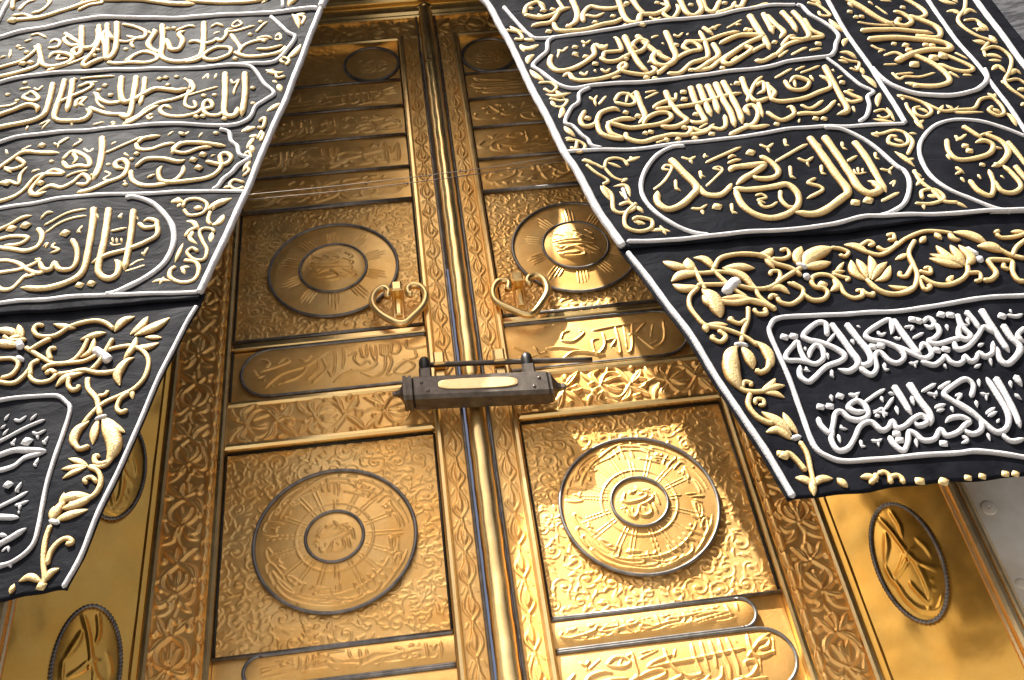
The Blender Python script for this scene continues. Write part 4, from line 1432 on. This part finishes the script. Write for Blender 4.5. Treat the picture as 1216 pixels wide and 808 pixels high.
# ================================================================== DOOR FRAME
fr = thing('door_frame', 'embossed gold door frame of lotus and leaf bands with ridged edges', 'door frame')
for sx in (-1, 1):
    X = lambda a, b: (a, b) if sx > 0 else (-b, -a)
    R = Relief(*X(.838, .987), 1.0, 4.42, .0026)
    bold_band(R, True, .235, .0085, -1 if sx > 0 else 1); R.soften(1)
    R.build('leaf_band', -.005, 'gold', fr)
    box('outer_ridge', *X(.986, 1.010), -.022, .05, ZB, 4.5, 'gold_bead', fr, .009)
    box('inner_bead', *X(.815, .839), -.016, .05, ZB, 4.44, 'gold_bead', fr, .010)
    box('jamb', *X(.8385, .9865), .010, .06, ZB, 4.43, 'gold', fr, .002)
box('lintel', -1.01, 1.01, -.018, .2, 4.448, 4.53, 'gold_bead', fr, .012)
box('lintel', -1.01, 1.01, -.045, .2, 4.533, 4.61, 'gold_bead', fr, .012)
box('lintel', -1.01, 1.01, -.03, .2, 4.613, 4.72, 'gold_bead', fr, .01)
box('top_bead', -.8145, .8145, -.014, .05, 4.424, 4.446, 'gold_bead', fr, .009)
R = Relief(-.8145, .8145, 4.273, 4.424, .004); bold_band(R, False, .25, .0075); R.soften(1); R.build('top_leaf_band', .004, 'gold', fr)
box('sill', -1.01, 1.01, -.03, .3, .50, ZB, 'gold_bead', fr, .01)

# ================================================================== DOOR LEAVES
def fit_text(sec, x0, x1, z0, z1):
    P = np.vstack([q[2] for q in sec]); a = P.min(0); b = P.max(0); out = []
    for c, w, p in sec:
        if len(p) < 2 or c in 'dD': continue
        out.append(((p - a) / (b - a) * np.array([x1 - x0, z1 - z0]) + np.array([x0, z0]), w))
    return out
CAL = [s for s in EMBS if s[1] == 'calligraphy_line']
def leaf(sx):
    L = 'left' if sx < 0 else 'right'
    label = ('left gold door leaf in the curtain shade, two sunburst roundels and heart-shaped knocker' if sx < 0 else
             'right sunlit gold door leaf with two sunburst roundels and heart-shaped knocker')
    t = thing('door_leaf', label, 'door', 'gold door leaves'); X = lambda a, b: (a, b) if sx > 0 else (-b, -a)
    box('core', *X(.043, .8135), .032, .09, ZB, 4.27, 'gold', t, .002)
    # inner stile by the centre rod
    R = Relief(*X(.050, .112), 1.0, 4.27, .0026); ribbon_band(R, .0055); R.soften(1); R.build('ribbon_stile', .006, 'gold', t)
    box('stile_bead', *X(.113, .137), -.015, .05, ZB, 4.27, 'gold_bead', t, .010)
    tube('edge_wire', [(sx * .0435, -.006, ZB), (sx * .0435, -.006, 4.43)], .0050, 'silver', t, n=8)
    xa, xb = .138, .814
    # horizontal beads of the rail and rail relief
    box('rail_bead', *X(xa, xb), -.014, .05, 2.018, 2.042, 'gold_bead', t, .010)
    box('rail_bead', *X(xa, xb), -.012, .05, 2.190, 2.214, 'gold_bead', t, .010)
    R = Relief(*X(xa, xb), 2.040, 2.192, .0024); bold_band(R, False, .25, .0085); R.soften(1); R.build('leaf_rail', -.003, 'gold', t)
    box('top_rail_bead', *X(xa, xb), -.012, .05, 4.247, 4.268, 'gold_bead', t, .009)
    # lower panel
    cx, cz, ro, ri = sx * .467, 1.660, .244, .087
    yp = .018
    R = Relief(*X(xa, xb), 1.318, 2.020, .0025)
    arabesque(R, .072, .0026, lambda c: math.hypot(c[0] - cx, c[1] - cz) < ro - .02); R.soften(1); R.build('scroll_panel', yp, 'gold', t)
    roundel(t, cx, cz, ro, ri, yp, 'letters')
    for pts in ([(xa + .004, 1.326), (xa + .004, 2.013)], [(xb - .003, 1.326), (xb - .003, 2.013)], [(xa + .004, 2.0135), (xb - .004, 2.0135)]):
        tube('panel_shadow_line', [(sx * x, yp - .003, z) for x, z in pts], .0042, 'knob_and_shadow', t, n=6)  # dark tubes stand in for the shadow between beads and panel
    # cartouche strips at the foot
    pill(t, sx, 1.222, 1.314, .725, yp, 'strip', L[0], .0024)
    pill(t, sx, 1.040, 1.216, .800, yp, 'strip2', 'r', .0024)
    R = Relief(*X(xa, xb), ZB, 1.318, .012); R.build('foot_plate', yp + .004, 'gold', t)
    tube('divider', [(sx * xa, yp - .006, 1.318), (sx * xb, yp - .006, 1.318)], .0068, 'silver', t, n=8)
    # cartouche above the rail
    R = Relief(*X(xa, xb), 2.214, 2.446, .010); R.build('ground_plate', yp + .003, 'gold', t)
    pill(t, sx, 2.236, 2.444, .778, yp, 'cart', L[0], .0024)
    box('flat_strip', *X(xa, xb), .004, .04, 2.452, 2.478, 'gold_bead', t, .004)
    tube('divider', [(sx * xa, .006, 2.486), (sx * xb, .006, 2.486)], .0068, 'silver', t, n=8)
    # upper roundel panel
    cx, cz, ro, ri = sx * .457, 2.808, .2386, .124
    R = Relief(*X(xa, xb), 2.486, 3.158, .0028)
    arabesque(R, .066, .0028, lambda c: math.hypot(c[0] - cx, c[1] - cz) < ro - .02); R.soften(1); R.build('scroll_panel', yp, 'gold', t)
    roundel(t, cx, cz, ro, ri, yp, 'rays')
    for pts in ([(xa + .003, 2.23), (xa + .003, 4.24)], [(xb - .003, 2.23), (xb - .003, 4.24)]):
        tube('panel_shadow_line', [(sx * x, yp - .003, z) for x, z in pts], .0038, 'knob_and_shadow', t, n=6)  # upright shadow lines beside the beads, added as dark tubes
    # rows of raised lettering
    rows = [(3.162, 3.358), (3.364, 3.568), (3.574, 3.768), (3.774, 3.958)]
    picks = [6, 8, 10, 11] if sx > 0 else [3, 2, 1, 8]
    for (a, b), k in zip(rows, picks):
        R = Relief(*X(xa, xb), a, b, .0036)
        for p, w in fit_text(CAL[k][2], *X(xa + .02, xb - .02), a + .03, b - .025): R.stroke(p, .010, .0055, 'dome', 'end', step=.012)
        R.soften(1); R.build('lettered_row', yp - .004, 'gold', t)
        tube('divider', [(sx * xa, yp - .010, b + .003), (sx * xb, yp - .010, b + .003)], .0068, 'silver', t, n=8)
    tube('divider', [(sx * xa, yp - .008, 3.160), (sx * xb, yp - .008, 3.160)], .010, 'silver', t, n=8)
    # small oval at the top
    R = Relief(*X(xa, xb), 3.964, 4.248, .004)
    ocx = sx * .268
    arabesque(R, .07, .004, lambda c: abs(c[0] - ocx) < .16)
    for p, w in fit_text(CAL[4][2], ocx - .07, ocx + .07, 4.05, 4.15): R.stroke(p, .007, .004, 'dome', 'end', step=.012)
    R.soften(1); R.build('top_plate', yp, 'gold', t)
    tube('oval_ring', [(ocx + .122 * math.cos(a), yp - .006, 4.100 + .128 * math.sin(a)) for a in np.linspace(0, 6.2832, 36, endpoint=False)], .0075, 'silver', t, True, 8)
    # staple for the bolt, knocker
    if sx < 0: H = [(-.262, 2.594), (-.257, 2.625), (-.275, 2.643), (-.302, 2.626), (-.316, 2.586), (-.307, 2.545), (-.274, 2.5), (-.217, 2.461), (-.171, 2.496), (-.135, 2.542), (-.124, 2.591), (-.14, 2.63), (-.17, 2.641), (-.187, 2.626), (-.184, 2.6), (-.172, 2.596)]; px, pz = -.226, 2.635
    else: H = [(.171, 2.572), (.179, 2.608), (.154, 2.622), (.129, 2.604), (.116, 2.564), (.124, 2.522), (.161, 2.487), (.233, 2.444), (.29, 2.505), (.312, 2.553), (.308, 2.601), (.285, 2.628), (.257, 2.624), (.246, 2.602), (.258, 2.586)]; px, pz = .213, 2.625
    k = thing('k', '', ''); del k['label'], k['category']; k.name = 'knocker'; k.parent = t
    tube('heart_ring', [(x, -.035, z) for x, z in H], .0132, 'gold_bead', k, False, 10, .006)
    box('post', px - .019, px + .019, -.052, .02, pz - .022, pz + .022, 'gold_bead', k, .006)
    box('tongue', px - .012, px + .012, -.012, .02, pz - .105, pz - .023, 'gold_bead', k, .006)
    box('back_plate', px - .022, px + .022, .004, .02, pz - .12, pz + .03, 'gold', k, .004)
    sxx = sx * .101; zt = 2.268 if sx < 0 else 2.255
    st = thing('s', '', ''); del st['label'], st['category']; st.name = 'bolt_staple'; st.parent = t
    box('staple_block', sxx - .019, sxx + .019, -.078, .0, zt - .038, zt + .016, 'gold_bead', st, .006)
    box('staple_foot', sxx - .021, sxx + .021, -.050, .0, zt - .085, zt - .040, 'gold_bead', st, .008)
    return t
def pill(t, sx, z0, z1, xo, yp, kind, side, res):
    """cartouche strip: raised lettering, domed, outer end rounded, dark outline"""
    xa = .139; r = (z1 - z0) / 2; zc = (z0 + z1) / 2
    X = lambda a, b: (a, b) if sx > 0 else (-b, -a)
    R = Relief(*X(xa, xo), z0, z1, res)
    for s_, nm, l in DTXT:
        if nm == kind and s_ == side:
            for c, w, p in (l if kind == 'cart' else []):
                R.stroke(p, .0075, .0050, 'dome', 'end', step=.008)
    if kind != 'cart':
        for p, w in fit_text(CAL[{('strip', -1): 2, ('strip', 1): 6, ('strip2', -1): 1, ('strip2', 1): 8}[(kind, sx)]][2], *X(xa + .02, xo - .05), z0 + .018, z1 - .016):
            R.stroke(p, .0066 if kind == 'strip' else .0095, .004 if kind == 'strip' else .0055, 'dome', 'end', step=.008)
    R.soften(1)
    gx, gz = np.meshgrid(R.X, np.linspace(-1, 1, R.nz), indexing='ij')
    ax = np.abs(gx); hw = np.where(ax > xo - r, np.sqrt(np.clip(r * r - (ax - (xo - r)) ** 2, 1e-8, None)), r)
    z = zc + gz * hw
    y = yp - .004 - .010 * (1 - gz ** 2) * (hw / r) - R.sample(gx, z)
    mk('cartouche', np.stack([gx, y, z], -1).reshape(-1, 3), grid_faces(R.nx, R.nz, True), 'gold', t)
    pts = [(sx * xa, yp - .006, z1)] + [(sx * x, yp - .006, z1) for x in np.linspace(xa + .05, xo - r - .01, 6)]
    pts += [(sx * (xo - r + r * math.cos(a)), yp - .006, zc + r * math.sin(a)) for a in np.linspace(math.pi / 2, -math.pi / 2, 9)]
    pts += [(sx * x, yp - .006, z0) for x in np.linspace(xo - r - .01, xa + .05, 6)] + [(sx * xa, yp - .006, z0)]
    tube('cartouche_outline', pts, .0062, 'silver', t, False, 8, .012)
def roundel(t, cx, cz, ro, ri, yp, kind):
    q = thing('q', '', ''); del q['label'], q['category']; q.name = 'roundel'; q.parent = t
    R = Relief(cx - ro, cx + ro, cz - ro, cz + ro, .0022)
    pol = lambda r, a: (cx + r * math.cos(a), cz + r * math.sin(a))
    if kind == 'letters':
        for a0, k in ((math.pi, 8), (0, 2)):
            for p, w in fit_text(CAL[k][2], 0, 1, 0, 1):
                q_ = smoothline(p, .03) if len(p) > 2 else np.linspace(p[0], p[1], 4)
                rad = ro * .945 - (ro * .945 - ri - .075) * q_[:, 1]; ang = a0 + .06 + q_[:, 0] * (math.pi - .12)
                R.stroke(np.stack([cx + rad * np.cos(ang), cz + rad * np.sin(ang)], 1), .0058, .0042, 'dome', 'end', step=.02)
        for k in range(17):
            a = k * 2 * math.pi / 17 + random.uniform(-.07, .07)
            for s_ in (-1, 1): R.stroke([pol(ri + .012, a + s_ * .05), pol(ro * random.uniform(.72, .86), a + s_ * .032)], .0050, .0045, 'dome', 'end')
        R.stroke([pol(ri + .030, a) for a in np.linspace(0, 6.2832, 60)], .006, .0035, step=.02)
    else:
        for k in range(10):
            a = k * 2 * math.pi / 10 + .32
            for s_ in (-1.5, -.5, .5, 1.5):
                R.stroke([pol(ri + .008, a + s_ * .085), pol(ri + .035, a + s_ * .075), pol(ri + .026 + (.068 - abs(s_) * .016) * random.uniform(.6, 1), a + s_ * .068)], .0062, .0042, 'dome', 'leaf', step=.008)
    sec = CAL[12][2] if kind == 'letters' else CAL[11][2]
    for p, w in fit_text(sec, cx - ri * .68, cx + ri * .68, cz - ri * .6, cz + ri * .6): R.stroke(p, .0085 if kind == 'letters' else .011, .0045, 'dome', 'end', step=.01)
    R.soften(1)
    nr, na = 100, 560; rr = np.linspace(.004, 1, nr); aa = np.linspace(0, 2 * math.pi, na, endpoint=False)
    gr, ga = np.meshgrid(rr * ro, aa, indexing='ij'); x = cx + gr * np.cos(ga); z = cz + gr * np.sin(ga)
    dome = .016 * (1 - (gr / ro) ** 2) if kind == 'letters' else .010 * (1 - (gr / ro) ** 2) + np.where(gr < ri, .022 * (1 - (gr / ri) ** 2) ** .8, 0)
    if kind == 'letters': dome = dome + np.where(gr < ri, .003 * (1 - (gr / ri) ** 2), 0)
    y = yp - .006 - dome - R.sample(x, z)
    V = np.stack([x, y, z], -1).reshape(-1, 3)
    i, k = np.meshgrid(np.arange(nr - 1), np.arange(na), indexing='ij'); k2 = (k + 1) % na
    F = np.stack([(i * na + k), i * na + k2, (i + 1) * na + k2, (i + 1) * na + k], -1).reshape(-1, 4)
    mk('disc', V, F, 'gold', q)
    for r, w, d in ((ro, .0062, .010), (ri, .0052, .012 + (.016 if kind == 'letters' else .010) * (1 - (ri / ro) ** 2) - .003)):
        tube('ring', [(cx + r * math.cos(a), yp - d, cz + r * math.sin(a)) for a in np.linspace(0, 6.2832, 40, endpoint=False)], w, 'silver', q, True, 8)
leaf(-1); leaf(1)

# centre rod where the leaves meet
rod = thing('centre_rod', 'round gold rod covering the joint between the two door leaves', 'gold rod')
zz = np.linspace(ZB, 4.50, 160); th = np.linspace(0, 2 * math.pi, 20, endpoint=False)
gz, gt = np.meshgrid(zz, th, indexing='ij'); rr = .0350 + .0006 * np.sin(gz * 40 + 2 * gt) + .0004 * np.sin(gz * 93)
V = np.stack([.003 + rr * np.cos(gt), .002 - rr * np.sin(gt), gz], -1).reshape(-1, 3)
F = [(i * 20 + j, i * 20 + (j + 1) % 20, (i + 1) * 20 + (j + 1) % 20, (i + 1) * 20 + j) for i in range(159) for j in range(20)]
F = [f[::-1] for f in F]; F.append(tuple(159 * 20 + j for j in range(20))[::-1])
mk('rod', V, F, 'gold_bead', rod)
o = tube('rod_cap', [(.003, .004, 4.485), (.003, .004, 4.507)], .041, 'gold_bead', rod, n=20)

# ================================================================== PADLOCK AND BOLT
bolt = thing('sliding_bolt', 'dark horizontal bolt rod passing through two gold staples above the lock', 'bolt')
tube('rod', [(-.145, -.062, 2.240), (.0, -.062, 2.229), (.20, -.062, 2.211), (.41, -.062, 2.190)], .0095, 'iron', bolt, n=12, step=.03)
lk = thing('padlock', 'long dark bronze bar-shaped padlock with gold nameplate hanging across the leaves', 'padlock')
SL = -.078; ZC = 2.096 
lathe_x('body', [(-.196, .043, .034), (-.19, .047, .038), (.240, .047, .038), (.247, .043, .034)], -.082, ZC, SL, 'iron', lk)
lathe_x('end_cap', [(-.262, .006, .006), (-.252, .007, .007), (-.238, .012, .012), (-.226, .028, .024), (-.2255, .050, .041), (-.215, .052, .043), (-.2145, .047, .039), (-.208, .047, .039), (-.2075, .051, .042), (-.1965, .051, .042)], -.082, ZC, SL, 'iron', lk)
lathe_x('end_cap', [(.2475, .044, .035), (.254, .044, .035), (.262, .030, .025), (.275, .014, .013), (.285, .009, .009), (.297, .010, .010), (.303, .004, .004)], -.082, ZC, SL, 'iron', lk)
# nameplate
a = np.linspace(0, 2 * math.pi, 40, endpoint=False); V = []; F = []
def platept(k, s, y):
    c, s_ = math.cos(k), math.sin(k); x = .128 * (abs(c) ** .55) * (1 if c > 0 else -1) * s; z = .0215 * (abs(s_) ** .6) * (1 if s_ > 0 else -1) * s
    return (.016 + x, y, ZC + SL * (.016 + x) + z)
for s, y in ((1, -.1195), (1, -.1225), (.93, -.1235), (.01, -.1235)): V += [platept(k, s, y) for k in a]
for i in range(3):
    for k in range(40): F.append((i * 40 + k, i * 40 + (k + 1) % 40, (i + 1) * 40 + (k + 1) % 40, (i + 1) * 40 + k))
mk('nameplate', V, F, 'gold_pale', lk, False)
for x, dz in ((-.165, .0), (.215, .0), (-.145, -.026), (.195, -.026)):
    n = 12; V = []; F = []; zc_ = ZC + SL * x + dz * .0 + (.012 if dz == 0 else -.022)
    for r, h in ((.006, 0), (.0056, .002), (.003, .0036)): V += [(x + r * math.cos(k * 2 * math.pi / n), -.1195 - h, zc_ + r * math.sin(k * 2 * math.pi / n)) for k in range(n)]
    for i in range(2):
        for k in range(n): F.append((i * n + k, i * n + (k + 1) % n, (i + 1) * n + (k + 1) % n, (i + 1) * n + k))
    F.append(tuple(range(2 * n, 3 * n))); mk('rivet', V, F, 'iron', lk)
for x in (-.150, .190):
    zb = ZC + SL * x + .045
    box('shackle_block', x - .021, x + .021, -.10, -.055, zb - .004, zb + .050, 'iron', lk, .006)
    V = []; F = []; n = 16; prof = [(.017, .046), (.019, .060), (.020, .078), (.019, .092), (.014, .101), (.004, .105)]
    for r, h in prof: V += [(x + r * math.cos(k * 2 * math.pi / n), -.078 + r * math.sin(k * 2 * math.pi / n), zb + h) for k in range(n)]
    for i in range(len(prof) - 1):
        for k in range(n): F.append((i * n + k, i * n + (k + 1) % n, (i + 1) * n + (k + 1) % n, (i + 1) * n + k))
    F.append(tuple(range((len(prof) - 1) * n, len(prof) * n))); mk('shackle_knob', V, F, 'knob_and_shadow', lk)

# ================================================================== CURTAIN FLAPS
CORDS = {s: [q[2][0][2] for q in EMBS if q[0] == s and q[1] == 'border_cord'] for s in 'LR'}
APEX = (-.09, 4.778)
def stroke_mesh(code, w, P, V, F, UV, lay):
    """one raised satin-stitch stroke; domed ribbon of changing width"""
    c = code.lower()
    if c == 'c': w = w * 1.22
    elif c == 'l': w = w * (1.3 if w < .012 else 1.12)
    elif c == 'd': w = w * 1.15
    elif w < .011: w = w * 1.35
    elif c == 'k': w = w * 1.12
    if c == 'd':
        for x, z in P:
            k0 = len(V); r = w * .62; ang = random.uniform(-.2, .2) + .35; n = 8
            for s, hgt in ((1, 0), (.8, .30), (.45, .48)):
                for k in range(n):
                    a = ang + k * 2 * math.pi / n; rr = r * s * (1 if k % 2 == 0 else .80)
                    V.append((x + rr * math.cos(a) * 1.15, -.004 - lay - hgt * w * .6, z + rr * math.sin(a))); UV.append((s * w, k / n))
            V.append((x, -.004 - lay - .5 * w * .6, z)); UV.append((0, .5))
            for i in range(2):
                for k in range(n): F.append((k0 + i * n + k, k0 + i * n + (k + 1) % n, k0 + (i + 1) * n + (k + 1) % n, k0 + (i + 1) * n + k))
            for k in range(n): F.append((k0 + 2 * n + k, k0 + 2 * n + (k + 1) % n, k0 + 3 * n))
        return
    if len(P) < 2: return
    Q = smoothline(P, max(.005, w * .22)) if len(P) > 2 else np.linspace(P[0], P[1], max(5, int(np.linalg.norm(P[1] - P[0]) / max(.005, w * .22))))
    T = np.gradient(Q, axis=0); T /= np.linalg.norm(T, axis=1)[:, None] + 1e-9; N = np.stack([-T[:, 1], T[:, 0]], 1)
    ln = np.r_[0, np.cumsum(np.linalg.norm(np.diff(Q, axis=0), axis=1))]; tot = ln[-1] + 1e-9; t = ln / tot
    e0, e1 = np.clip(ln / (w * .45), 0, 1), np.clip((tot - ln) / (w * .45), 0, 1)
    rnd = np.sqrt(np.clip(1 - (1 - e0) ** 2, .02, 1)) * np.sqrt(np.clip(1 - (1 - e1) ** 2, .02, 1))
    if c == 'l': wt = np.maximum(np.sin(np.pi * np.clip(t, .02, .99)) ** .7, .05)
    elif c == 't': wt = rnd * (1.1 - .10 * t) * np.clip((tot - ln) / (w * 1.5) + .25, .4, 1)
    elif c == 'g':
        ang = np.arctan2(T[:, 1], T[:, 0]); wt = rnd * (.86 + .16 * np.abs(np.sin(ang - 1.0))) * np.clip((tot - ln) / (w * 1.8) + .35, .35, 1) * np.clip(ln / (w * 1.2) + .5, .5, 1)
    else: wt = rnd
    wt = wt * w * .525 * (1 + .04 * np.sin(ln * 90 + random.uniform(0, 6)))
    hk = {'c': .50, 'k': .42, 'l': .26}.get(c, .38)
    prof = ((-1.0, -.5), (-.98, .12), (-.84, .55), (-.45, .90), (0, 1.0), (.45, .90), (.84, .55), (.98, .12), (1.0, -.5))
    k0 = len(V); m = len(prof)
    hh = np.minimum(wt * 2, w) * hk
    for i in range(len(Q)):
        for s, pz in prof:
            V.append((Q[i, 0] + N[i, 0] * s * wt[i], -.0028 - lay * max(pz, 0) - (pz * hh[i] if pz > 0 else -.0035), Q[i, 1] + N[i, 1] * s * wt[i])); UV.append((ln[i], s * .5 + .5))
    for i in range(len(Q) - 1):
        for j in range(m - 1): F.append((k0 + i * m + j, k0 + (i + 1) * m + j, k0 + (i + 1) * m + j + 1, k0 + i * m + j + 1))
def clusters(strokes):
    """strokes that touch each other become one piece of needlework"""
    items = []
    for c, w, P in strokes:
        if c in 'dD':
            items += [(c, w, P[i:i + 1], P[i:i + 1]) for i in range(len(P))]
        else:
            items.append((c, w, P, smoothline(P, .008) if len(P) > 2 else np.linspace(P[0], P[1], 8)))
    par = list(range(len(items)))
    def find(i):
        while par[i] != i: par[i] = par[par[i]]; i = par[i]
        return i
    for i in range(len(items)):
        for j in range(i):
            if (items[i][0] in 'CWGTD') != (items[j][0] in 'CWGTD'): continue
            d = np.linalg.norm(items[i][3][:, None] - items[j][3][None], axis=2).min()
            if d < (items[i][1] + items[j][1]) * .58: par[find(i)] = find(j)
    out = {}
    for i, q in enumerate(items): out.setdefault(find(i), []).append(q[:3])
    return list(out.values())
def flap(side):
    sx = -1 if side == 'L' else 1
    label = ('sunlit left black curtain flap with gold lettering, its inner edge slanting left' if side == 'L' else
             'right black curtain flap with gold lettering and two lines of white lettering')
    t = thing('curtain_flap', label, 'curtain', 'embroidered curtain flaps')
    up, lo = CORDS[side][0], CORDS[side][1]
    up = up[np.argsort(up[:, 1])]; lo = lo[np.argsort(lo[:, 1])]
    zs = (up[0, 1] + lo[-1, 1]) / 2                     # seam between the tall cloth and the lower panel
    ez = np.r_[up[:, 1], APEX[1], 7.4]; ex = np.r_[up[:, 0], APEX[0] + sx * .003, APEX[0] + sx * .003]
    outer = 2.043 * sx
    def cloth(name, z, xe, y0, extra, n=230):
        u = np.linspace(0, 1, n) ** 1.15
        gz = np.repeat(z[:, None], n, 1) if z.ndim == 1 else z
        gx = xe[:, None] * (1 - u) + outer * u
        gy = y0 + wob(gx, gz)
        V = np.stack([gx, gy, gz], -1).reshape(-1, 3)
        o = mk(name, V, grid_faces(gx.shape[0], n, sx > 0), 'silk', t)
        md = o.modifiers.new('thick', 'SOLIDIFY'); md.thickness = .006; md.offset = -1
        return o
    z = np.r_[np.arange(zs, 4.5, .012), np.arange(4.5, 7.4, .06)]
    cloth('tall_cloth', z, np.interp(z, ez, ex) - sx * .003, YC, 0)
    zb = lo[0, 1] - .004
    z = np.arange(zb, zs + .03, .011)
    lx = np.interp(z, np.r_[lo[:, 1], lo[-1, 1] + .1], np.r_[lo[:, 0], lo[-1, 0] - sx * .023]) - sx * (.008 if side == 'L' else .016)
    n = 230; g = z[:, None] + (np.sin(np.linspace(0, 1, n) * 26) * .003 + np.sin(np.linspace(0, 1, n) * 61) * .002)[None] * np.linspace(1, 0, len(z))[:, None]
    cloth('lower_cloth', g, lx, YC + .0095, 0, n)
    li = 0
    for s, name, strokes in EMBS:
        if s != side: continue
        par = t
        if name in ('calligraphy_line', 'inscription_line'):
            par = bpy.data.objects.new(name, None); col.objects.link(par); par.parent = t
        for grp in clusters(strokes):
            V, F, UV = [], [], []
            for c, w, P in grp:
                li += 1
                stroke_mesh({'W': 'k'}.get(c, c), w * (1.35 if name == 'border_cord' else 1), P, V, F, UV, (li % 7) * .0004)
            if not F: continue
            white = grp[0][0] in 'CWGTD'
            V = np.array(V); V[:, 1] += YC + wob(V[:, 0], V[:, 2]) + (.0055 if V[:, 2].max() < zs - .004 else -.001)
            size = np.ptp(V[:, 0]) + np.ptp(V[:, 2])
            nm = name
            if par is not t: nm = 'letters' if size > .16 else 'vowel_mark'
            elif white and name == 'flower_scroll': nm = 'white_bud'
            mk(nm, V, F, 'thread_white' if white else 'thread_gold', par, True, UV)
    for P, w in (([(up[-1, 0], up[-1, 1]), ((up[-1, 0] + APEX[0]) / 2, (up[-1, 1] + APEX[1]) / 2), (APEX[0] + sx * .012, APEX[1])], .022),
                 ([(outer - sx * .055, (3.45 if sx > 0 else 6.8)), (outer - sx * .055, 5.0), (outer - sx * .055, 6.8)] if sx > 0 else [(outer + .055, zs), (outer + .055, 4.0), (outer + .055, 6.8)], .016),
                 ([(outer - sx * .055, zb + .03), (outer - sx * .055, (zb + zs) / 2), (outer - sx * .055, zs - .03)], .016)):
        V, F, UV = [], [], []; stroke_mesh('c', w, np.array(P, float), V, F, UV, 0)
        V = np.array(V); V[:, 1] += YC + wob(V[:, 0], V[:, 2]) - .001; mk('border_cord', V, F, 'thread_white', t, True, UV)
    # stitches along the seam
    V, F, UV = [], [], []
    for k in range(60):
        x = up[0, 0] + sx * (.03 + k * .024 + random.uniform(-.003, .003)); zz = zs - .016 + random.uniform(-.002, .002)
        stroke_mesh('k', .0045, np.array([(x, zz), (x + .011, zz + random.uniform(-.003, .003))]), V, F, UV, 0)
    V = np.array(V); V[:, 1] += YC + .0095 + wob(V[:, 0], V[:, 2]); mk('seam_stitching', V, F, 'thread_white', t, True, UV)
    return t
flap('L'); flap('R')

# strings tied between the flaps
def string(P, label):
    o = tube('tie_string', P, .0013, 'iron', None, False, 6, .03); o['label'] = label; o['category'] = 'string'; o['group'] = 'strings tied between the curtain flaps'
string([(-.632, -.652, 2.494), (-.3, -.65, 2.502), (.1, -.65, 2.522), (.352, -.652, 2.544)], 'upper thin pale string stretched across the gap between the flaps')
string([(-.627, -.646, 2.478), (-.3, -.644, 2.484), (.1, -.644, 2.506), (.354, -.646, 2.530)], 'lower thin pale string stretched across the gap between the flaps')
